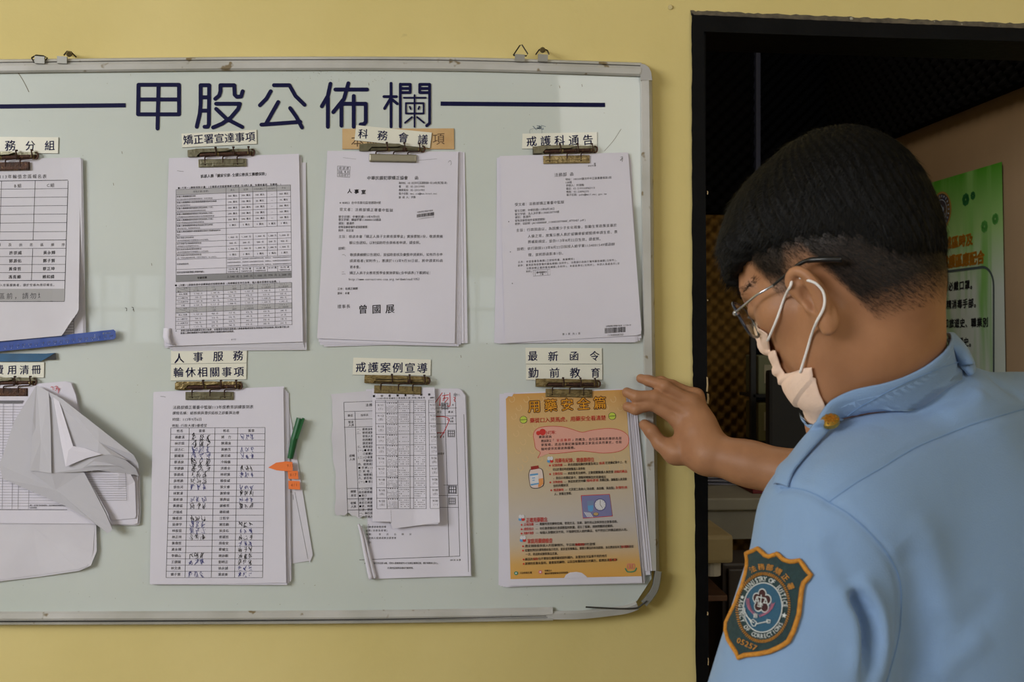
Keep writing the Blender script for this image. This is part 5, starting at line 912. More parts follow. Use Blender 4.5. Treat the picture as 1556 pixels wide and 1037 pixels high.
# ================================================================== the person
class Vol:
    """a signed-distance field on a grid, meshed with surface nets"""
    def __init__(s, lo, hi, vox):
        s.lo = np.array(lo, float); s.vox = vox; s.n = np.ceil((np.array(hi)-s.lo)/vox).astype(int)+1; s.a = np.full(s.n, .05, np.float32)
    def _sl(s, lo, hi):
        i0 = np.maximum(np.floor((np.array(lo)-s.lo)/s.vox).astype(int), 0); i1 = np.minimum(np.ceil((np.array(hi)-s.lo)/s.vox).astype(int)+1, s.n)
        if np.any(i1 <= i0): return None
        ax = [(s.lo[i]+s.vox*np.arange(i0[i], i1[i])).astype(np.float32) for i in range(3)]
        return tuple(slice(i0[i], i1[i]) for i in range(3)), ax[0][:, None, None], ax[1][None, :, None], ax[2][None, None, :]
    def put(s, fn, lo, hi, k=.01, mode='u'):
        m = .03+k; r = s._sl(np.array(lo)-m, np.array(hi)+m)
        if r is None: return
        sl, X, Y, Z = r; d = fn(X, Y, Z); A = s.a[sl]
        if mode == 'u': h = np.clip(.5+.5*(A-d)/max(k, 1e-6), 0, 1); s.a[sl] = A*(1-h)+d*h-k*h*(1-h)
        else: d = -d; h = np.clip(.5-.5*(A-d)/max(k, 1e-6), 0, 1); s.a[sl] = A*(1-h)+d*h+k*h*(1-h)
    def cone(s, a, b, ra, rb, k=.01, mode='u', flat=None):
        a, b = np.array(a, float), np.array(b, float); ba = b-a; bb = float(ba@ba)+1e-12; R = max(ra, rb)
        def fn(X, Y, Z):
            px, py, pz = X-a[0], Y-a[1], Z-a[2]; t = np.clip((px*ba[0]+py*ba[1]+pz*ba[2])/bb, 0, 1)
            dx, dy, dz = px-t*ba[0], py-t*ba[1], pz-t*ba[2]
            if flat is not None:
                q = dx*flat[0][0]+dy*flat[0][1]+dz*flat[0][2]; return np.sqrt(dx*dx+dy*dy+dz*dz+q*q*(flat[1]**2-1))-(ra+(rb-ra)*t)
            return np.sqrt(dx*dx+dy*dy+dz*dz)-(ra+(rb-ra)*t)
        s.put(fn, np.minimum(a, b)-R, np.maximum(a, b)+R, k, mode)
    def ell(s, c, r, M, k=.01, mode='u'):
        """ellipsoid; M rows = unit axes, r = radii along them"""
        c = np.array(c, float); M = np.array(M, float); R = max(r)
        def fn(X, Y, Z):
            px, py, pz = X-c[0], Y-c[1], Z-c[2]; q = [(px*M[i][0]+py*M[i][1]+pz*M[i][2])/r[i] for i in range(3)]
            k0 = np.sqrt(q[0]**2+q[1]**2+q[2]**2); k1 = np.sqrt((q[0]/r[0])**2+(q[1]/r[1])**2+(q[2]/r[2])**2); return k0*(k0-1)/(k1+1e-9)
        s.put(fn, c-R, c+R, k, mode)
    def chain(s, pts, rs, k=.006, mode='u', kk=.004, flat=None):
        for i in range(len(pts)-1): s.cone(pts[i], pts[i+1], rs[i], rs[i+1], k if i == 0 else kk, mode, flat)
    def mesh(s, smooth=1):
        a = s.a; ins = a < 0; nx, ny, nz = a.shape
        c = np.zeros((nx-1, ny-1, nz-1), np.uint8)
        for dx in (0, 1):
            for dy in (0, 1):
                for dz in (0, 1): c += ins[dx:nx-1+dx, dy:ny-1+dy, dz:nz-1+dz]
        act = (c > 0) & (c < 8); I = np.argwhere(act); idx = np.full(act.shape, -1, np.int64); idx[act] = np.arange(len(I))
        acc = np.zeros((len(I), 3)); cnt = np.zeros(len(I)); cor = [(x, y, z) for x in (0, 1) for y in (0, 1) for z in (0, 1)]
        val = {q: a[I[:, 0]+q[0], I[:, 1]+q[1], I[:, 2]+q[2]] for q in cor}
        for p in cor:
            for ax in range(3):
                if p[ax] == 0:
                    q = list(p); q[ax] = 1; q = tuple(q); A, B = val[p], val[q]; m = (A < 0) != (B < 0)
                    t = np.where(m, A/(A-B+1e-20), 0); pt = np.array(p, float)[None]+np.zeros((len(I), 3)); pt[:, ax] += t
                    acc += pt*m[:, None]; cnt += m
        V = s.lo+s.vox*(I+acc/cnt[:, None]); F = []
        for ax in range(3):
            sl0 = [slice(None)]*3; sl1 = [slice(None)]*3; sl0[ax] = slice(0, -1); sl1[ax] = slice(1, None)
            A, B = ins[tuple(sl0)], ins[tuple(sl1)]; ed = np.argwhere(A != B); o1, o2 = [(1, 2), (2, 0), (0, 1)][ax]
            ok = (ed[:, o1] > 0) & (ed[:, o2] > 0) & (ed[:, o1] < a.shape[o1]-1) & (ed[:, o2] < a.shape[o2]-1); ed = ed[ok]
            fl = A[ed[:, 0], ed[:, 1], ed[:, 2]]
            def g(d1, d2):
                e = ed.copy(); e[:, o1] -= d1; e[:, o2] -= d2; return idx[e[:, 0], e[:, 1], e[:, 2]]
            q = np.stack([g(1, 1), g(0, 1), g(0, 0), g(1, 0)], 1); q[~fl] = q[~fl][:, ::-1]; F.append(q)
        F = np.concatenate(F); F = F[(F >= 0).all(1)]
        for _ in range(smooth):
            e = np.concatenate([F[:, [0, 1]], F[:, [1, 2]], F[:, [2, 3]], F[:, [3, 0]]]); S = np.zeros_like(V); N = np.zeros(len(V))
            for i, j in ((0, 1), (1, 0)): 
                for x in range(3): S[:, x] += np.bincount(e[:, i], V[e[:, j], x], len(V))
                N += np.bincount(e[:, i], minlength=len(V))
            V = V*.45+.55*S/np.maximum(N, 1)[:, None]
        return V, F
def c2w(x, y, z): return RGT*x+UPV*y+FWD*z           # camera-frame direction to world
def vnormals(V, F):
    n = np.zeros_like(V); a = np.cross(V[F[:, 2]]-V[F[:, 0]], V[F[:, 3]]-V[F[:, 1]])
    for j in range(4):
        for x in range(3): n[:, x] += np.bincount(F[:, j], a[:, x], len(V))
    return n/(np.linalg.norm(n, axis=1)[:, None]+1e-12)
# ---- skeleton
AL, BE = math.radians(35), math.radians(30)
HF = c2w(-math.cos(AL)*math.cos(BE), -math.sin(BE), math.sin(AL)*math.cos(BE)); HU = c2w(-math.cos(AL)*math.sin(BE), math.cos(BE), math.sin(AL)*math.sin(BE)); HL = c2w(-math.sin(AL), 0, -math.cos(AL))
HM = np.stack([HF, HL, HU]); HC = P(1262, 420, 1.0)
def H(f, l, u): return HC+HF*f+HL*l+HU*u
neckB = P(1375, 600, 1.04)
SL_ = P(1268, 812, .93); SR_ = cam3(.575, -.115, 1.14); MIDS = (SL_+SR_)/2
TA_ = (SR_-SL_)/np.linalg.norm(SR_-SL_); 
EL = P(1205, 1140, .90); WL_ = EL+c2w(-.16, -.16, .14)
WR = P(1078, 690, 1.535); ER = cam3(.505, -.215, 1.43)
PEL = np.array(MIDS)+c2w(.03, -.50, -.05); down = (PEL-MIDS)/np.linalg.norm(PEL-MIDS)
TF_ = np.cross(TA_, down); TF_ /= np.linalg.norm(TF_); TF_ = TF_ if TF_@FWD > 0 else -TF_      # chest direction
m_skin = mat('skin', (174, 125, 91), .5, col2=(162, 114, 82), nscale=26, bump=.12, bscale=500, sss=.06, spec=.35)
# ---- head
hv = Vol(HC-np.array([.19, .19, .26]), HC+np.array([.21, .21, .17]), .0021)
hv.ell(H(-.017, 0, .032), (.092, .073, .088), HM, .01); hv.ell(H(-.045, 0, .010), (.062, .066, .066), HM, .02); hv.ell(H(.030, 0, .045), (.047, .058, .058), HM, .02)
hv.ell(H(.038, 0, -.040), (.043, .053, .066), HM, .025); hv.ell(H(.060, 0, -.092), (.024, .028, .022), HM, .022)
for sd in (-1, 1):
    hv.cone(H(.010, sd*.056, -.040), H(.052, sd*.026, -.098), .018, .015, .02); hv.ell(H(.046, sd*.040, -.012), (.026, .024, .022), HM, .018)
    hv.cone(H(.073, sd*.010, .020), H(.062, sd*.044, .022), .011, .010, .012); hv.ell(H(.084, sd*.031, .003), (.015, .018, .012), HM, .010, 's')
    hv.ell(H(.067, sd*.031, .002), (.013, .0145, .012), HM, .003)
hv.chain([H(.076, 0, .012), H(.083, 0, -.012), H(.087, 0, -.026)], [.0075, .0085, .0105], .012, kk=.008)
for sd in (-1, 1): hv.ell(H(.079, sd*.011, -.032), (.010, .008, .007), HM, .006)
hv.ell(H(.083, 0, -.056), (.012, .024, .006), HM, .008); hv.ell(H(.081, 0, -.067), (.012, .021, .006), HM, .008); hv.ell(H(.097, 0, -.0615), (.012, .022, .0014), HM, .003, 's')
# neck
nt_ = H(-.040, 0, -.040)
hv.cone(nt_, P(1352, 585, 1.035), .050, .054, .03); hv.cone(P(1355, 585, 1.035), neckB+c2w(.01, -.08, .02), .055, .066, .02); hv.cone(H(.01, 0, -.08), P(1300, 640, 1.04), .040, .050, .03)
# ears
for sd in (-1, 1):
    def E(f, l, u): return H(f*.68+.006, sd*(.074+(l-.074)*.85), u*.95-.014)
    hv.ell(E(-.004, .074, -.026), (.012, .008, .022), HM, .006)
    rim = crom([E(.010, .076, -.012), E(.014, .081, .002), E(.010, .087, .013), E(-.002, .091, .017), E(-.013, .093, .011), E(-.018, .092, -.004), E(-.016, .088, -.018), E(-.009, .083, -.030), E(-.001, .078, -.040)], 4)
    hv.chain(rim, [.0042]*len(rim), .004, kk=.002); hv.chain([E(-.002, .078, -.038), E(.002, .077, -.045)], [.0066, .0060], .005)
    hv.ell(E(-.006, .083, -.008), (.013, .0055, .024), HM, .004); hv.ell(E(.001, .088, -.013), (.0075, .0075, .014), HM, .003, 's'); hv.chain(crom([E(-.010, .090, .008), E(-.010, .090, -.010), E(-.004, .086, -.026)], 3), [.0030]*7, .002, kk=.002)
    hv.ell(E(.010, .078, -.018), (.004, .005, .006), HM, .003)
Vh, Fh = hv.mesh(1)
# ---- right hand pressing the papers, with its forearm
av = Vol(np.minimum(WR, ER)-np.array([.17, .10, .12]), np.maximum(WR, ER)+np.array([.06, .16, .14]), .0018)
def HP(u, v, h): return W(u, v, h)
knk = {'i': HP(1033, 640, .050), 'm': HP(1043, 624, .054), 'r': HP(1050, 611, .050), 'p': HP(1058, 602, .038)}
hh0 = .014+BH
fing = {'i': ([(953.5, 618.5, hh0+.006), (966, 622, hh0+.014), (991, 614, .046), None], [.0078, .0087, .0100, .0112]),
        'm': ([(952.5, 596.5, hh0+.006), (967, 603, hh0+.014), (997, 603, .050), None], [.0078, .0088, .0102, .0112]),
        'r': ([(973.5, 575.5, BH+.008), (986, 579, BH+.016), (1010, 587, .052), None], [.0072, .0082, .0095, .0106]),
        'p': ([(996, 570.5+8, BH+.006), (1005, 579, BH+.012), (1022, 586, .034), None], [.0062, .0070, .0082, .0096])}
wrC = WR
for key, (pp, rr_) in fing.items():
    K = knk[key]; pts = [HP(*p) for p in pp[:3]]+[K]; rs = rr_
    av.chain(pts, rs, .004, kk=.004); av.cone(K, wrC+(K-knk['m'])*.55, rs[3]*1.02, .015, .012)
palm = [knk['i']*.5+wrC*.5, knk['m']*.5+wrC*.5, knk['p']*.5+wrC*.5]
for i, q in enumerate(palm): av.cone(q, wrC+(q-palm[1])*.4, .0155, .018, .02)
tb = [HP(979.5, 646, BH+.012), HP(990, 656, BH+.022), HP(1003, 674, .045), HP(1027, 688, .055)]
av.chain(tb, [.0088, .0104, .0112, .0135], .003, kk=.005); av.cone(tb[3], wrC+c2w(-.004, -.004, 0), .0150, .019, .02); av.cone(tb[3], knk['i']+c2w(.012, -.012, 0), .0105, .0105, .016)
av.cone(wrC, wrC+(ER-wrC)*.25, .0260, .0300, .02); av.cone(wrC+(ER-wrC)*.22, wrC+(ER-wrC)*.65, .0300, .0400, .02); av.cone(wrC+(ER-wrC)*.65, ER, .0400, .0440, .02)
Va, Fa = av.mesh(1)
# ---- left forearm and hand hanging by the side (below the picture), torso and upper arms under the shirt
lv = Vol(np.minimum(EL, WL_)-np.array([.12, .12, .16]), np.maximum(EL, WL_)+np.array([.12, .14, .1]), .003)
lv.cone(EL, WL_, .042, .026, .01); hd_ = (WL_-EL)/np.linalg.norm(WL_-EL); sdv = np.cross(hd_, np.array([0, 0, 1.0])); sdv /= np.linalg.norm(sdv); hn = np.cross(sdv, hd_)
for i, (o_, L_) in enumerate(((-.030, .062), (-.010, .072), (.010, .068), (.029, .054))):
    K = WL_+hd_*.085+sdv*o_; lv.cone(WL_+sdv*o_*.5, K, .017, .0125, .012); lv.chain([K, K+hd_*L_*.5-hn*.006, K+hd_*L_*.85-hn*.022], [.0100, .0088, .0075], .004)
lv.chain([WL_+hd_*.02-sdv*.022, WL_+hd_*.055-sdv*.050, WL_+hd_*.085-sdv*.055], [.016, .0115, .0085], .01)
Vl, Fl = lv.mesh(1)
TM = np.stack([TA_, TF_, -down])
bv = Vol(np.minimum(np.minimum(SL_, SR_), PEL)-np.array([.22, .2, .12]), np.maximum(np.maximum(SL_, SR_), PEL)+np.array([.2, .42, .14]), .006)
bv.ell(MIDS+down*.14, (.155, .090, .20), TM, .02); bv.ell(MIDS+down*.40, (.135, .085, .16), TM, .04); bv.cone(SL_, SR_, .052, .052, .04); bv.cone(neckB, MIDS+down*.02, .058, .08, .05)
bv.cone(SL_, EL, .050, .042, .03); bv.cone(SR_, ER, .050, .044, .03)
Vb, Fb = bv.mesh(1)
off = 0; VV = []; FF = []
for v_, f_ in ((Vh, Fh), (Va, Fa), (Vl, Fl), (Vb, Fb)): VV.append(v_); FF.append(f_+off); off += len(v_)
VV = np.concatenate(VV); FF = np.concatenate(FF)
person = thing('person', 'man in light blue uniform shirt, face mask and glasses, one hand on the orange poster', 'person', (MIDS[0], MIDS[1], 0))
# scalp stubble and the flush of the skin are the skin's own colour, kept as a vertex mask
mi_ = np.zeros(len(FF), int)
body = mesh('body', VV, FF, [m_skin], person, True)
def hl(V): q = V-HC; return q@HF, q@HL, q@HU
f_, l_, u_ = hl(VV); inhead = (np.arange(len(VV)) < len(Vh))
def hairline(f, l, u):
    """>0 where hair grows: above a line that runs brow - ear top - nape"""
    al = np.abs(l)
    lim = np.interp(f, [-.12, -.058, -.027, -.022, -.018, -.010, .006, .024, .036, .048, .070, .1], [-.074, -.073, -.066, -.041, -.022, .004, .008, -.014, -.002, .044, .066, .070])
    return u-lim
mask = np.clip(hairline(f_, l_, u_)/.030+.10, 0, 1)*inhead*(np.sqrt((f_/.09)**2+(l_/.07)**2) > .2)*(np.abs(l_) < .0805)
at = body.data.attributes.new('stubble', 'FLOAT', 'POINT'); at.data.foreach_set('value', mask.astype(np.float32))
nt = m_skin.node_tree; bs = nt.nodes['Principled BSDF']; lk = bs.inputs['Base Color'].links[0].from_socket; an = nt.nodes.new('ShaderNodeAttribute'); an.attribute_name = 'stubble'
mx = nt.nodes.new('ShaderNodeMix'); mx.data_type = 'RGBA'; ml = nt.nodes.new('ShaderNodeMath'); ml.operation = 'MULTIPLY'; ml.inputs[1].default_value = .96
nt.links.new(an.outputs['Fac'], ml.inputs[0]); nt.links.new(ml.outputs[0], mx.inputs[0]); nt.links.new(lk, mx.inputs[6]); mx.inputs[7].default_value = lin((26, 21, 18)); nt.links.new(mx.outputs[2], bs.inputs['Base Color'])
bvh_h = BVHTree.FromPolygons(Vh.tolist(), Fh.tolist())
def cast(bvh, u, v, off=0.0, d0=.4):
    r = ray(u, v); r = r/np.linalg.norm(r); o, n, i, d = bvh.ray_cast(Vector(CAM+r*d0), Vector(r))
    if o is None: return None
    n = np.array(n); n = n if n@r < 0 else -n; return np.array(o)+n*off
# ---- hair: a shaped mass on top, close-cropped sides as single short hairs
m_hair = mat('black_hair', (7, 6, 6), .65, spec=.2, bump=.6, bscale=220); m_strand = mat('black_hair_strands', (8, 7, 7), .55, spec=.22)
gv = Vol(HC-np.array([.2, .2, .2]), HC+np.array([.2, .2, .2]), .0024)
gv.ell(H(-.020, 0, .038), (.093, .077, .092), HM, .01); gv.ell(H(-.055, 0, .050), (.060, .066, .072), HM, .03); gv.ell(H(.018, 0, .066), (.056, .066, .042), HM, .03); gv.ell(H(.043, 0, .056), (.029, .056, .030), HM, .02); gv.ell(H(-.071, 0, -.002), (.036, .056, .048), HM, .025)
gv.chain([H(.058, .030, .062), H(.070, .038, .038), H(.071, .042, .024)], [.018, .012, .007], .015); gv.chain([H(.064, 0, .060), H(.074, 0, .038), H(.075, .004, .024)], [.018, .012, .007], .015); gv.chain([H(.058, -.030, .062), H(.070, -.038, .038), H(.071, -.040, .024)], [.018, .012, .007], .015); gv.chain([H(.048, .058, .060), H(.058, .060, .040), H(.060, .059, .030)], [.016, .011, .007], .015)
# trim below a sloping line so the sides stay cropped
def cutfn(X, Y, Z):
    px, py, pz = X-HC[0], Y-HC[1], Z-HC[2]; f = px*HF[0]+py*HF[1]+pz*HF[2]; l = px*HL[0]+py*HL[1]+pz*HL[2]; u = px*HU[0]+py*HU[1]+pz*HU[2]
    lim = np.interp(f, [-.14, -.100, -.075, -.052, -.035, -.01, .02, .050, .066, .080, .095, .13], [-.070, -.064, -.050, -.018, .004, .018, .026, .034, .030, .022, .016, .010]); return (u-lim)*.8
gv.put(lambda X, Y, Z: cutfn(X, Y, Z), HC-.19, HC+.19, .026, 's')
Vg, Fg = gv.mesh(2)
ff, ll, uu = hl(Vg); Ng = vnormals(Vg, Fg); an_ = np.arctan2(ll, ff+.055)
Vg = Vg+Ng*(.0011*np.sin(an_*46+np.sin(uu*60)*1.5)+.0008*np.sin(an_*97+uu*90))[:, None]
hair = mesh('hair', Vg, Fg, m_hair, person, True)
def strands(V, F, n, L, w, flow, sel, seg=3, lift=.25, jit=.25, seed=1, drop=0.0):
    r = np.random.RandomState(seed); a = np.linalg.norm(np.cross(V[F[:, 2]]-V[F[:, 0]], V[F[:, 3]]-V[F[:, 1]]), axis=1); cen = V[F].mean(1); a = a*sel(cen); a /= a.sum()
    pick = r.choice(len(F), n, p=a); w4 = r.dirichlet((1, 1, 1, 1), n); base = (V[F[pick]]*w4[:, :, None]).sum(1); nn = vnormals(V, F)[F[pick, 0]]
    fl = flow(base, nn); fl = fl-(fl*nn).sum(1)[:, None]*nn; fl /= np.linalg.norm(fl, axis=1)[:, None]+1e-9; fl += r.normal(0, jit, fl.shape); ln = L*(.6+.8*r.rand(n))
    p = base-nn*.0006; out = [p]; d = fl+nn*lift; d /= np.linalg.norm(d, axis=1)[:, None]
    for i in range(seg):
        p = p+d*(ln/seg)[:, None]; out.append(p); d = d-nn*(lift*.9/seg)+np.array([0, 0, -drop/seg]); d /= np.linalg.norm(d, axis=1)[:, None]
    side = np.cross(fl, nn); side /= np.linalg.norm(side, axis=1)[:, None]+1e-9; vs = []
    for i in range(seg): ww = w*(1-.75*i/seg); vs += [out[i]+side*ww/2, out[i]-side*ww/2]
    vs.append(out[seg]); K = 2*seg+1; A = np.stack(vs, 1).reshape(-1, 3); b0 = np.arange(n)*K; fs = []
    for i in range(seg-1): fs.append(np.stack([b0+2*i, b0+2*i+1, b0+2*i+3, b0+2*i+2], 1))
    fs = np.concatenate(fs).tolist() if fs else []; fs += np.stack([b0+2*seg-2, b0+2*seg-1, b0+2*seg], 1).tolist(); return A, fs
crown = H(-.075, 0, .115)
def flow_top(b, n): d = b-crown; return d/np.linalg.norm(d, axis=1)[:, None]+HF*.25
def flow_side(b, n): return np.tile((-HU*.9-HF*.45)[None], (len(b), 1))
A, fs = strands(Vg, Fg, 36000, .012, .00038, flow_top, lambda c: np.ones(len(c)), seg=3, lift=.12, jit=.10, drop=.25)
o = mesh('hair_strands', A, fs, m_strand, person); tag(o, kind='stuff')
def sel_side(c):
    f, l, u = hl(c); hv_ = hairline(f, l, u); dens = np.clip(hv_/.030+.05, 0, 1)*(hv_ > -.002); return np.where(np.abs(l) < .0805, dens, 0)*(u < .075)
A, fs = strands(Vh, Fh, 50000, .0058, .00024, flow_side, sel_side, seg=2, lift=.55, jit=.2, seed=3)
o = mesh('cropped_hair', A, fs, m_strand, person); tag(o, 'short cropped black hair on the sides and nape', kind='stuff')
# brow
A, fs = strands(Vh, Fh, 700, .008, .0004, lambda b, n: np.sign((b-HC)@HL)[:, None]*HL[None]+0*b, lambda c: ((lambda f, l, u: (np.abs(u-.026+np.abs(np.abs(l)-.03)*.12) < .0045)*(np.abs(l) > .012)*(np.abs(l) < .056)*(f > .04))(*hl(c))).astype(float), seg=2, lift=.2, jit=.2, seed=5)
tag(mesh('eyebrows', A, fs, m_strand, person), kind='stuff')
# ---- glasses
m_fr = mat('dark_blue_frame', (26, 34, 52), .25, coat=.5); m_ste = mat('silver_temple', (190, 190, 196), .25, .9)
m_lens = bpy.data.materials.new('clear_lens'); m_lens.use_nodes = True; bs = m_lens.node_tree.nodes['Principled BSDF']; bs.inputs['Transmission Weight'].default_value = 1; bs.inputs['Roughness'].default_value = .02; bs.inputs['IOR'].default_value = 1.06; bs.inputs['Base Color'].default_value = lin((244, 245, 232))
gl = bpy.data.objects.new('glasses', None); C.objects.link(gl); gl.parent = person
for sd in (1, -1):
    rimp = []
    for a in np.linspace(0, 2*math.pi, 28, endpoint=False):
        ca, sa = math.cos(a), math.sin(a); sx = np.sign(ca)*abs(ca)**.6; sy = np.sign(sa)*abs(sa)**.6
        rimp.append((.088-.008*((.034+.026*sx)/.06)**2+.0, sd*(.034+.025*sx), -.000+.019*sy))
    b = MB(); b.tube([H(*p) for p in rimp]+[H(*rimp[0])], .0015, 6, cap=False); b.build('rim', m_fr, gl, True)
    b = MB(); c0 = [H(*p) for p in rimp]; ce = sum(c0)/len(c0); b.add([ce]+c0+[ce-HF*.0012]+[p-HF*.0012 for p in c0], [[0, 1+i, 1+(i+1) % 28] for i in range(28)]+[[29, 30+(i+1) % 28, 30+i] for i in range(28)]); b.build('lens', m_lens, gl, True)
    hinge = H(.080, sd*.064, .004)
    b = MB(); b.tube([H(.081, sd*.0585, .005), hinge, H(.078, sd*.068, .004)], [.0028, .0030, .0018], 8); b.tube([H(.078, sd*.068, .004), H(.050, sd*.074, .006), H(.028, sd*.0785, .004)], .0012, 8); b.build('temple', m_ste, gl, True)
    b = MB(); b.tube(crom([H(.030, sd*.0783, .0042), H(.012, sd*.081, .006), H(-.006, sd*.0835, .0065), H(-.020, sd*.0845, .000), H(-.036, sd*.0815, -.010)], 5), [.0014]*8+[.002]*4+[.0026]*4+[.0028]*5, 8); b.build('ear_tip', mat('black_acetate', (22, 22, 24), .3), gl, True)
b = MB(); b.tube(crom([H(.088, .009, .004), H(.093, 0, .008), H(.088, -.009, .004)], 4), .0013, 6); b.build('bridge', m_fr, gl, True)
# ---- face mask
m_mask = mat('peach_mask_fabric', (244, 214, 196), .85, col2=(238, 206, 188), nscale=40, bump=.25, bscale=500)
fm = bpy.data.objects.new('face_mask', None); C.objects.link(fm); fm.parent = person
nearpx = [(1158, 499), (1168, 504.5), (1172, 515), (1177, 530), (1181, 545), (1187, 558), (1197, 566), (1212, 563), (1224, 558), (1236, 556), (1239, 568), (1241, 580), (1246, 596), (1254, 612), (1264, 626)]
near = []
for (u, v) in nearpx:
    q = cast(bvh_h, u, v, .004)
    near.append(q if q is not None else None)
def toH(p): q = p-HC; return np.array([q@HF, q@HL, q@HU])
nh = [toH(p) if p is not None else None for p in near]
# profile ridge of the mask down the middle of the face (head-local f, u)
ridge = [(.078, .000), (.084, -.010), (.090, -.020), (.092, -.030), (.093, -.042), (.094, -.052), (.095, -.062), (.096, -.070), (.096, -.078), (.095, -.086), (.093, -.094), (.090, -.101), (.085, -.107), (.074, -.112), (.060, -.116)]
last = None
for i in range(len(nh)):
    if nh[i] is None: nh[i] = np.array([ridge[i][0]-.02, .04, ridge[i][1]])
NS = len(nh); NTm = 25; gridm = []
for i in range(NS):
    n0 = nh[i]; R0 = np.array([ridge[i][0], 0, ridge[i][1]]); n1 = n0*np.array([1, -1, 1]); row = []
    ctl = np.array([R0[0]*1.0, n0[1]*.62, (R0[2]*.7+n0[2]*.3)])
    for j in range(NTm):
        t = j/(NTm-1)*2-1; a = abs(t); sg = -1 if t > 0 else 1
        q = (1-a)**2*R0+2*a*(1-a)*ctl+a*a*n0; q = q*np.array([1, sg if a > 0 else 1, 1])
        row.append(q)
    gridm.append(row)
gridm = np.array(gridm)                                 # rows: upper edge -> lower edge
# refine rows with pleats
fine = []; NR = 57
for r_ in range(NR):
    x = r_/(NR-1)*(NS-1); i = min(int(x), NS-2); t = x-i; row = gridm[i]*(1-t)+gridm[i+1]*t
    ple = .0020*(((r_/(NR-1)*4) % 1.0)-.5)
    fine.append(row+np.array([ple*1.2, 0, 0])[None]+np.stack([0*row[:, 0], np.sign(row[:, 1])*ple*.8*(np.abs(row[:, 1]) > .01), 0*row[:, 0]], 1))
fine = np.array(fine); Vm = HC[None]+fine.reshape(-1, 3)@HM; n = NR*NTm
# keep it clear of the face
for _ in range(1):
    for i in range(n):
        o_, nn_, ix, dd = bvh_h.find_nearest(Vector(Vm[i]))
        if o_ is not None:
            nn_ = np.array(nn_); s_ = (Vm[i]-np.array(o_))@nn_
            if s_ < .0022: Vm[i] = np.array(o_)+nn_*.0022
Nm = []; fm_f = [[i*NTm+j, (i+1)*NTm+j, (i+1)*NTm+j+1, i*NTm+j+1] for i in range(NR-1) for j in range(NTm-1)]
FA = np.array(fm_f); nrm = vnormals(Vm, FA); ctr = HC+HF*.03-HU*.04
if ((Vm-ctr)*nrm).sum() < 0: nrm = -nrm
Vin = Vm-nrm*.0009; rim_ = [i for i in range(NTm)]+[i*NTm+NTm-1 for i in range(1, NR)]+[(NR-1)*NTm+i for i in range(NTm-2, -1, -1)]+[i*NTm for i in range(NR-2, 0, -1)]
mesh('mask_cloth', np.concatenate([Vm, Vin]), fm_f+[[k+n for k in q[::-1]] for q in fm_f]+[[rim_[i], rim_[(i+1) % len(rim_)], rim_[(i+1) % len(rim_)]+n, rim_[i]+n] for i in range(len(rim_))], m_mask, fm, True)
m_loop = mat('white_elastic', (240, 236, 236), .8)
def hp(u, v, off, alt): 
    q = cast(bvh_h, u, v, off); return q if q is not None else alt
lp = [hp(1172, 511, .006, H(.07, .05, -.03)), hp(1182, 484, .004, H(.05, .06, -.02)), hp(1193, 454, .003, H(.04, .07, 0)), hp(1201, 434, .003, H(.02, .075, .01)), H(.008, .0825, -.001), hp(1233, 428, .002, H(-.012, .08, 0))]
lp2 = [hp(1240, 432, .002, H(-.02, .08, .01)), hp(1248, 443, .002, H(-.02, .08, 0)), hp(1252, 456, .002, H(-.02, .08, 0)), hp(1251, 470, .002, H(-.02, .08, 0)), hp(1245, 488, .003, H(-.02, .08, 0)), hp(1236, 506, .003, H(0, .07, -.05)), hp(1229, 532, .003, H(.01, .06, -.06)), hp(1223, 563, .006, H(.02, .055, -.08))]
b = MB(); b.tube(crom(lp, 5), .0013, 6); b.build('ear_loop', m_loop, fm, True); b = MB(); b.tube(crom([lp[-1]]+lp2, 5), .0013, 6); b.build('ear_loop', m_loop, fm, True)
mir = lambda p: HC+np.array([toH(p)[0], -toH(p)[1], toH(p)[2]])@HM
b = MB(); b.tube(crom([mir(p) for p in lp], 5), .0013, 6); b.build('ear_loop', m_loop, fm, True); b = MB(); b.tube(crom([mir(p) for p in [lp[-1]]+lp2], 5), .0013, 6); b.build('ear_loop', m_loop, fm, True)
# ---- shirt
m_shirt = mat('light_blue_shirt_cloth', (130, 160, 200), .85, col2=(127, 157, 197), nscale=7, bump=.18, bscale=700, sheen=.15)
sv = Vol(np.minimum(np.minimum(SL_, SR_), PEL)-np.array([.20, .20, .06]), np.maximum(np.maximum(SL_, SR_), PEL)+np.array([.20, .34, .16]), .0034)
sv.ell(MIDS+down*.15, (.190, .118, .23), TM, .02); sv.ell(MIDS+down*.42, (.165, .112, .20), TM, .05); sv.cone(SL_+TA_*.02, SR_-TA_*.02, .066, .066, .05)
nb = neckB+c2w(.015, -.055, .02); sv.cone(nb, SL_-down*.004, .058, .058, .05); sv.cone(nb, SR_-down*.004, .060, .058, .05); sv.cone(nb, MIDS+down*.05, .062, .09, .06)
sv.cone(P(1428, 642, 1.03), SR_-down*.002, .052, .058, .04)
sv.cone(SR_, SR_+(ER-SR_)*.62, .064, .070, .02)
sv.cone(SL_, SL_+(EL-SL_)*.82, .068, .082, .012)
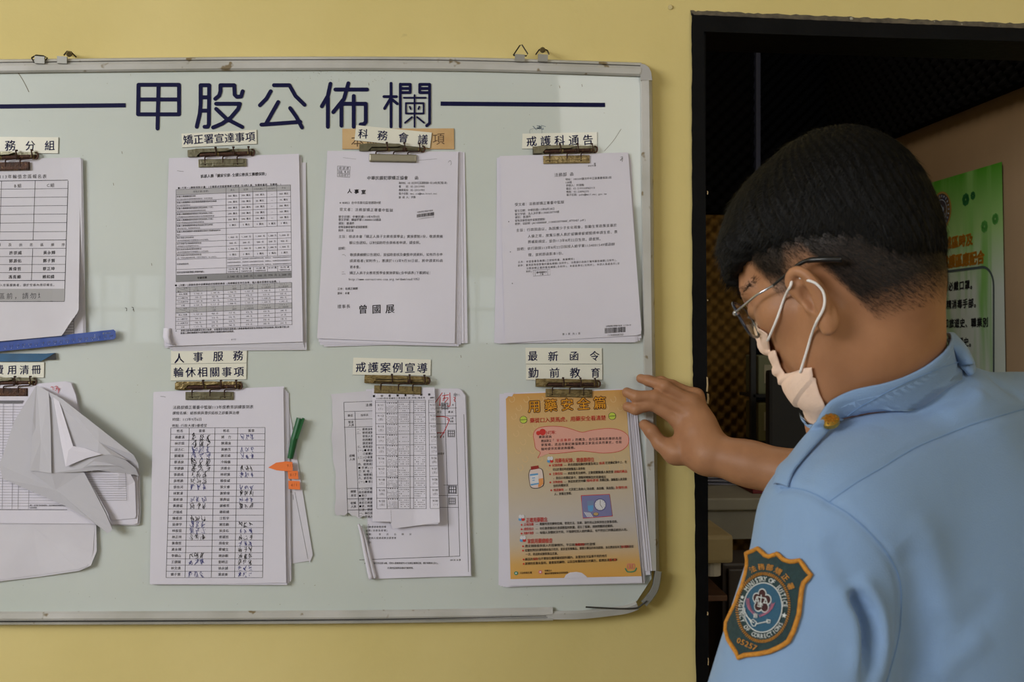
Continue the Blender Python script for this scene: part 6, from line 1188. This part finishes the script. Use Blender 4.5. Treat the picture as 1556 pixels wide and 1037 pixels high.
# hollow the neck and the sleeve ends
sv.cone(neckB+c2w(-.01, .03, 0), P(1330, 540, 1.01), .048, .050, .006, 's')
Vs, Fs = sv.mesh(2)
bvh_s0 = BVHTree.FromPolygons(Vs.tolist(), Fs.tolist())
Ns = vnormals(Vs, Fs)
def pxl(V):
    q = V-CAM; d = q@FWD; return 778+FPX*(q@RGT)/d, 518.5-FPX*(q@UPV)/d, d
def crease(path, wd, amp, V, N, ends=True):
    """a fold along a line lying on the cloth; wd in metres, amp outward (+) or inward (-)"""
    pts = [cast(bvh_s0, u, v) for u, v in path]; pts = [p for p in pts if p is not None]
    if len(pts) < 2: return V
    pts = np.array(crom(pts, 6)); best = np.full(len(V), 9.0); tt = np.zeros(len(V))
    for i in range(len(pts)-1):
        a, c = pts[i], pts[i+1]; ba = c-a; t = np.clip(((V-a)@ba)/(ba@ba+1e-12), 0, 1); d = np.linalg.norm(V-a-t[:, None]*ba, axis=1); m = d < best; best[m] = d[m]; tt[m] = (i+t[m])/(len(pts)-1)
    f = np.exp(-(best/wd)**2)*(np.minimum(1, 4*np.minimum(tt, 1-tt)+.15) if ends else 1); return V+N*(amp*f)[:, None]
CR = [([(1294, 893), (1306, 915), (1316, 935), (1322, 970), (1316, 1040)], .007, -.016), ([(1300, 880), (1322, 905), (1338, 945), (1340, 1037)], .010, .007), ([(1280, 890), (1297, 925), (1303, 980), (1300, 1037)], .010, .006),
      ([(1250, 820), (1278, 860), (1294, 888)], .012, -.002), ([(1236, 800), (1252, 850), (1270, 905), (1278, 980)], .012, .003), ([(1212, 770), (1216, 830), (1222, 880)], .010, -.0022), ([(1175, 760), (1168, 820), (1150, 880)], .012, -.0018),
      ([(1369, 830), (1392, 870), (1398, 930), (1385, 1000)], .016, -.005), ([(1388, 780), (1420, 850), (1428, 930), (1405, 1010)], .018, .004), ([(1440, 930), (1410, 980), (1380, 1037)], .010, -.003), ([(1500, 960), (1450, 1000), (1420, 1037)], .012, .003), ([(1520, 900), (1470, 950), (1430, 1000)], .012, -.002),
      ([(1478, 575), (1462, 600), (1420, 612), (1360, 634)], .009, -.003), ([(1490, 590), (1478, 615), (1430, 630)], .010, .003), ([(1500, 570), (1530, 590), (1556, 600)], .01, -.003), ([(1340, 650), (1300, 690), (1240, 730)], .014, .002), ([(1250, 690), (1235, 715), (1222, 738)], .007, -.0015)]
for pa, w_, a_ in CR: Vs = crease(pa, w_, a_, Vs, Ns)
SEAMS = {'armhole_seam': [(1186, 742), (1212, 742.5), (1236, 750), (1259.5, 763), (1288, 780), (1314, 802), (1338, 828), (1357, 856), (1366, 878), (1369.5, 900), (1369, 935), (1366, 965), (1358, 1000), (1345, 1045)], 'yoke_seam': [(1259.5, 763), (1300, 735), (1341, 711), (1368, 694), (1395, 679), (1435, 662), (1475, 646.5), (1515, 634), (1570, 618)]}
for nm, pa in SEAMS.items(): Vs = crease(pa, .0042, -.0022, Vs, Ns, False)
ph_ = Vs@np.array([31.0, 17, 9]); Vs = Vs+Ns*(.0007*np.sin(ph_)+.0006*np.sin(Vs@np.array([-13.0, 41, 23])+1.3))[:, None]
shirt = mesh('shirt', Vs, Fs, m_shirt, person, True)
bvh_s = BVHTree.FromPolygons(Vs.tolist(), Fs.tolist())
m_seam = mat('shirt_seam_thread', (118, 152, 196), .85)
for nm, pa in SEAMS.items():
    pts = [cast(bvh_s, u, v, .0003) for u, v in [tuple(p) for p in crom(pa, 5)]]; pts = [p for p in pts if p is not None]; b = MB(); b.tube(pts, .0005, 5); b.build('seam', m_seam, shirt)
def ribbon(name, up, lo, m, par, bulge=.002, thick=.0016, nt=8):
    """a band of cloth between two 3-d curves"""
    n = min(len(up), len(lo)); v = []; 
    for i in range(n):
        for j in range(nt+1):
            t = j/nt; p = up[i]*(1-t)+lo[i]*t; v.append(p)
    v = np.array(v); f = np.array([[i*(nt+1)+j, (i+1)*(nt+1)+j, (i+1)*(nt+1)+j+1, i*(nt+1)+j+1] for i in range(n-1) for j in range(nt)]); N = vnormals(v, f); ce = np.array(neckB)
    if ((v-ce)*N).sum() < 0: N = -N
    bl = np.array([math.sin(math.pi*j/nt) for i in range(n) for j in range(nt+1)]); o_ = v+N*(bulge*bl)[:, None]
    for bv_, mn in ((bvh_h, .0055), (bvh_s, .0035)):
        for q_ in range(len(o_)):
            c_, n_, ix_, dd_ = bv_.find_nearest(Vector(o_[q_]), .05)
            if c_ is not None:
                s_ = (o_[q_]-np.array(c_))@np.array(n_)
                if s_ < mn: o_[q_] = np.array(c_)+np.array(n_)*mn
    i_ = o_-N*thick; k = len(v)
    rim = [i for i in range(nt+1)]+[i*(nt+1)+nt for i in range(1, n)]+[(n-1)*(nt+1)+j for j in range(nt-1, -1, -1)]+[i*(nt+1) for i in range(n-2, 0, -1)]
    fl = f.tolist(); return mesh(name, np.concatenate([o_, i_]), fl+[[x+k for x in q[::-1]] for q in fl]+[[rim[i], rim[(i+1) % len(rim)], rim[(i+1) % len(rim)]+k, rim[i]+k] for i in range(len(rim))], m, par, True), o_, N
# collar: the visible fold line and fall line are found on neck and shoulder; the far side mirrors them
upx = [(1222, 668), (1235, 650), (1255, 621), (1272, 604), (1291, 589), (1326, 567), (1362, 543), (1397, 520), (1437, 506)]
lpx = [(1229, 690), (1250, 668), (1276, 645), (1298, 630), (1326, 615), (1352, 601), (1385, 584), (1428, 567), (1477, 553)]
ctr_n = P(1345, 585, 1.03)
def cc_(bvh, u, v, off, dfl):
    q = cast(bvh, u, v, off); return q if q is not None else P(u, v, dfl)
dU = [.955, .955, .955, .955, .957, .962, .972, .985, 1.005]; dLo = [.935, .93, .925, .92, .92, .925, .935, .95, .985]
UP = [P(u, v, d) for (u, v), d in zip(upx, dU)]; LO = []
for (u, v), d in zip(lpx, dLo):
    q = cast(bvh_s, u, v, .004); LO.append(q if q is not None else P(u, v, d))
back_u = [P(1452, 507, 1.045), P(1452, 520, 1.09), P(1420, 545, 1.12), P(1370, 575, 1.13), P(1320, 610, 1.12), P(1280, 640, 1.10)]
back_l = [P(1479, 556, 1.06), P(1475, 580, 1.12), P(1440, 610, 1.16), P(1390, 640, 1.165), P(1330, 670, 1.15), P(1280, 690, 1.12)]
_, co_, cN = ribbon('collar', crom(UP+back_u, 5), crom(LO+back_l, 5), m_shirt, shirt, .003, .0022)
# collar stand below the fall, seen as a second edge at the nape
ribbon('collar_stand', crom([p+c2w(.004, -.006, .008) for p in UP[3:]]+[p+c2w(-.004, -.004, -.006) for p in back_u[:3]], 5), crom([p+c2w(.003, -.010, .004) for p in LO[3:]]+back_l[:3], 5), m_shirt, shirt, .001, .0022)
bvh_c = BVHTree.FromPolygons(co_.tolist(), [[i*9+j, (i+1)*9+j, (i+1)*9+j+1, i*9+j+1] for i in range(len(co_)//9-1) for j in range(8)])
st = [cast(bvh_c, u, v, .0004) for u, v in [tuple(p) for p in crom([(1262, 652), (1300, 623), (1326, 608), (1370.5, 584), (1428, 560), (1468, 547)], 6)]]; st = [p for p in st if p is not None]
if len(st) > 2: b = MB(); b.tube(st, .0003, 4); b.build('stitching', m_seam, shirt)
# shoulder strap with its button
epx_r = [(1200.5, 742), (1207, 722), (1220, 704), (1240, 682), (1261, 662), (1277, 647), (1285, 637)]; epx_l = [(1180, 738), (1186, 716), (1197, 694), (1214, 672), (1232, 652), (1249, 638), (1268, 630)]
ra = [cc_(bvh_s, u, v, .0045, .93) for u, v in epx_r]; la = [cc_(bvh_s, u, v, .0045, .95) for u, v in epx_l]
eo, eo_, eN = ribbon('shoulder_strap', crom(la, 5), crom(ra, 5), m_shirt, shirt, .0025, .0022)
q = cast(BVHTree.FromPolygons(eo_.tolist(), [[i*9+j, (i+1)*9+j, (i+1)*9+j+1, i*9+j+1] for i in range(len(eo_)//9-1) for j in range(8)]), 1263, 645, 0)
if q is None: q = P(1263, 645, .93)
q = q+c2w(-.35, .75, -.56)*.003
nb_ = c2w(-.35, .75, -.56); b = MB(); b.tube([q-nb_*.001, q+nb_*.003], [.0085, .0085], 20); b.tube([q+nb_*.003, q+nb_*.0048], [.0085, .005], 20)
t1 = np.cross(nb_, [0, 0, 1]); t1 /= np.linalg.norm(t1); t2 = np.cross(nb_, t1)
for i in range(8): a = i*.785; c_ = q+nb_*.0038+(t1*math.cos(a)+t2*math.sin(a))*.0055; b.tube([c_, c_+nb_*.0012], [.0018, .0012], 6)
for i in range(5): a = i*1.2566; c_ = q+nb_*.0045+(t1*math.cos(a)+t2*math.sin(a))*.0026; b.tube([c_, c_+nb_*.0012], [.0014, .001], 6)
b.build('brass_button', mat('polished_brass', (206, 164, 78), .22, .95), shirt)
# ---- sleeve patch, laid on the sleeve
def zp(x, y): return (1080+x/4.378, 800+y/4.378)
outl = [(248, 188), (262, 183), (290, 172), (325, 153), (350, 175), (375, 200), (400, 208), (430, 198), (452, 188), (470, 205), (492, 228), (530, 240), (560, 238), (595, 230), (615, 255), (640, 290), (672, 330), (650, 352), (622, 380), (610, 420), (600, 500), (590, 590), (575, 640), (555, 700), (520, 770), (470, 805), (400, 838), (330, 853), (240, 862), (195, 880), (185, 850), (160, 810), (130, 760), (115, 700), (118, 650), (140, 600), (180, 520), (200, 460), (225, 400), (245, 330), (256, 270), (258, 235)]
patch = bpy.data.objects.new('sleeve_patch', None); C.objects.link(patch); patch.parent = person
def onsl(x, y, off):
    u, v = zp(x, y); q = cast(bvh_s, u, v, off)
    if q is None:
        for k_ in range(1, 14):
            q = cast(bvh_s, u+(1165-u)*k_*.03, v, off)
            if q is not None: break
    return q if q is not None else P(u, v, .9)
cx_, cy_ = 380, 520; rings = 9; pv = []; 
for r_ in range(rings+1):
    t = r_/rings
    for (x, y) in outl: pv.append(onsl(cx_+(x-cx_)*t, cy_+(y-cy_)*t, .0022))
no = len(outl); pf = [[r_*no+i, r_*no+(i+1) % no, (r_+1)*no+(i+1) % no, (r_+1)*no+i] for r_ in range(rings) for i in range(no)]
pv = np.array(pv); mesh('patch_ground', pv, pf, mat('dark_green_twill', (36, 62, 66), .85, col2=(30, 52, 56), nscale=200, bump=.6, bscale=900), patch, True)
m_gold = mat('gold_thread', (206, 140, 40), .6, col2=(176, 112, 26), nscale=300, bump=.6, bscale=700); m_wht = mat('white_thread', (205, 210, 212), .7, bump=.5, bscale=700)
b = MB(); b.tube([onsl(x, y, .0022) for x, y in outl]+[onsl(*outl[0], .0022), onsl(*outl[1], .0022)], .0021, 8, cap=False); b.build('border', m_gold, patch, True)
def pink(polys, name, m, off):
    V_, F_ = [], []
    for v_, f_ in polys:
        n_ = len(V_); V_ += [onsl(x, y, off) for x, y in v_]; F_ += [[i+n_ for i in q] for q in f_]
    return mesh(name, V_, F_, m, patch)
EC = np.array([362., 548.]); ER_ = np.array([172., 232.]); rot = math.radians(13)
def el(a, kx, ky=None):                                # point on the tilted oval of the emblem; a=0 at its top, clockwise
    ky = ky or kx; x = math.sin(a)*ER_[0]*kx; y = -math.cos(a)*ER_[1]*ky; return (EC[0]+x*math.cos(rot)-y*math.sin(rot)*.75, EC[1]+x*math.sin(rot)*1.0+y*math.cos(rot))
def fan(k_, n=36): return [([tuple(EC)]+[el(2*math.pi*i/n, k_*.5) for i in range(n)]+[el(2*math.pi*i/n, k_) for i in range(n)], [[0, 1+i, 1+(i+1) % n] for i in range(n)]+[[1+i, n+1+i, n+1+(i+1) % n, 1+(i+1) % n] for i in range(n)])]
pink(fan(.72), 'emblem_ground', mat('teal_thread', (38, 84, 112), .8, bump=.5, bscale=800), .0030)
b = MB()
for i in range(92):
    a = 2*math.pi*i/92; b.tube([onsl(*el(a, .93), .0030), onsl(*el(a+.03, 1.02), .0030)], .00045, 4)
b.build('rope_ring', m_gold, patch)
b = MB(); b.tube([onsl(*el(2*math.pi*i/48, .715), .0034) for i in range(49)], .0005, 5, cap=False); b.build('white_ring', m_wht, patch)
def arctext(st, a0, a1, kr, size, flip=False, bold=.03, wide=1.0):
    out = []
    for i, ch in enumerate(st):
        a = a0+(a1-a0)*(i+.5)/len(st); v_, f_, ad = glyph(ch)
        if not len(v_): continue
        p = np.array(el(a, kr)); q = np.array(el(a+.01, kr)); t = (q-p)/np.linalg.norm(q-p); o_ = np.array([t[1], -t[0]])
        if flip: t, o_ = -t, -o_
        for bx, by in ((-bold/2, -bold/2), (bold/2, bold/2)):
            out.append(([tuple(p+t*(x-ad/2+bx)*size*wide+o_*(y-.35+by)*size) for x, y in v_], f_))
    return out
lett = arctext('MINISTRY OF JUSTICE', -1.10, 1.40, .825, 44, wide=.80, bold=.02)+arctext('AGENCY OF CORRECTIONS', 4.82, 1.92, .825, 40, True, wide=.78, bold=.02)
pink(lett, 'white_lettering', m_wht, .0034)
pink(arctext('法務部矯正署', -.68, .98, 1.17, 47, bold=.015, wide=1.0), 'gold_characters', m_gold, .0034)
g5 = []
for i, ch in enumerate('05257'):
    v_, f_, ad = glyph(ch); p = np.array([207+i*25.5, 768+i*11.5]); t = np.array([.90, .42]); o_ = np.array([.35, -.93])
    for bx in (-.01, .01): g5.append(([tuple(p+t*(x-ad/2+bx)*52+o_*(y-.35)*52) for x, y in v_], f_))
pink(g5, 'gold_numerals', m_gold, .0034)
def star(c, r): return ([tuple(c)]+[(c[0]+(r if i % 2 == 0 else r*.42)*math.sin(i*math.pi/5+.2), c[1]-(r if i % 2 == 0 else r*.42)*math.cos(i*math.pi/5+.2)) for i in range(10)], [[0, 1+i, 1+(i+1) % 10] for i in range(10)])
pink([star(el(1.67, .83), 20), star(el(-1.38, .83), 15)], 'star', m_wht, .0034)
fc = np.array([357., 505.]); fl = []; fw = []
for i in range(5):
    a = -math.pi/2+i*2*math.pi/5+.1; c_ = fc+np.array([math.cos(a)*35, math.sin(a)*48]); n = 14
    for (L_, rr0) in ((fw, 1.0), (fl, .80)): L_.append(([tuple(c_)]+[(c_[0]+27*rr0*math.cos(t), c_[1]+36*rr0*math.sin(t)) for t in np.linspace(0, 2*math.pi, n, endpoint=False)], [[0, 1+k_, 1+(k_+1) % n] for k_ in range(n)]))
pink(fw, 'blossom_edge', m_wht, .0035); fl.append(([tuple(fc)]+[(fc[0]+34*math.cos(t), fc[1]+44*math.sin(t)) for t in np.linspace(0, 2*math.pi, 14, endpoint=False)], [[0, 1+k_, 1+(k_+1) % 14] for k_ in range(14)])); pink(fl, 'blossom', mat('maroon_thread', (54, 16, 22), .8), .0038)
b = MB()
for ln in ([(358, 465), (352, 545)], [(330, 478), (385, 488)], [(330, 478), (322, 505)], [(330, 478), (340, 506)], [(318, 506), (343, 508)], [(385, 488), (374, 516)], [(385, 488), (394, 518)], [(370, 518), (396, 520)], [(334, 528), (366, 534)], [(332, 540), (360, 546)], [(336, 518), (366, 524)], [(312, 590), (310, 618)], [(320, 588), (319, 620)], [(328, 590), (328, 618)], [(245, 565), (285, 640), (310, 650)], [(255, 600), (292, 636)], [(318, 660), (400, 640)], [(285, 640), (300, 672), (318, 672), (326, 648), (305, 628), (285, 640)], [(390, 630), (412, 632), (410, 650), (392, 650), (390, 630)], [(236, 560), (252, 556), (254, 590), (240, 592), (236, 560)]):
    b.tube([onsl(x, y, .0044) for x, y in (ln if len(ln) > 2 else crom(ln, 3))], .00045, 4)
b.build('scales_and_keys', m_wht, patch)
b = MB()
for i in range(12):
    t = i/11
    for (x0, y0, x1, y1, s_) in ((270, 500, 318, 606, -1), (425, 530, 345, 610, 1)):
        x = x0+(x1-x0)*t+s_*14*math.sin(math.pi*t); y = y0+(y1-y0)*t+8*math.sin(math.pi*t)
        for sg in (-1, 1): b.tube([onsl(x, y, .0036), onsl(x+s_*(12*sg+4), y-16, .0036)], [.0004, .0002], 4)
b.build('laurel_sprays', mat('pink_thread', (178, 104, 130), .7), patch)
# ---- trousers, belt and shoes (below the picture)
tv = Vol(np.array([PEL[0]-.25, PEL[1]-.25, .06]), np.array([PEL[0]+.25, PEL[1]+.25, PEL[2]+.06]), .007)
hx = np.array([TA_[0], TA_[1], 0]); hx /= np.linalg.norm(hx); fx = np.array([TF_[0], TF_[1], 0]); fx /= np.linalg.norm(fx)
tv.ell(PEL+np.array([0, 0, -.02]), (.165, .115, .13), np.stack([hx, fx, [0, 0, 1]]), .03)
for sd in (-1, 1):
    hp_ = PEL+hx*sd*.085+np.array([0, 0, -.06]); kn = np.array([hp_[0], hp_[1], .50])+hx*sd*.01+fx*.02; ak = np.array([hp_[0], hp_[1], .10])+hx*sd*.015-fx*.01
    tv.cone(hp_, kn, .092, .068, .03); tv.cone(kn, ak, .068, .056, .03)
Vt, Ft = tv.mesh(1); mesh('trousers', Vt, Ft, mat('navy_trouser_cloth', (28, 32, 48), .85), person, True)
for sd in (-1, 1):
    ak = np.array([PEL[0], PEL[1], 0])+hx*sd*.10-fx*.01; hv2 = Vol(ak-np.array([.2, .2, .0]), ak+np.array([.2, .2, .14]), .006); hv2.cone(ak+np.array([0, 0, .045]), ak+fx*.15+np.array([0, 0, .030]), .040, .030, .01); hv2.cone(ak+np.array([0, 0, .05]), ak+np.array([0, 0, .10]), .036, .040, .02); V2, F2 = hv2.mesh(1); V2[:, 2] = np.maximum(V2[:, 2], .001)
    mesh('shoe', V2, F2, mat('black_shoe_leather', (20, 20, 22), .35), person, True)
b = MB(); 
ring = [PEL+hx*math.cos(a)*.166+fx*math.sin(a)*.117+np.array([0, 0, .045]) for a in np.linspace(0, 2*math.pi, 33)]
b.tube(ring, .012, 8, cap=False); b.build('belt', mat('black_belt_leather', (24, 22, 22), .45), person, True)
# parents' places: children were built in world space
bpy.context.view_layer.update()
for o in bpy.data.objects:
    if o.parent is not None and not o.get('_local'):
        r = o.parent
        top = r
        while top.parent: top = top.parent
        if r is top and top.type == 'EMPTY': o.matrix_parent_inverse = Matrix.Translation(-Vector(top.location))
for o in bpy.data.objects:
    if o.get('_local'): del o['_local']
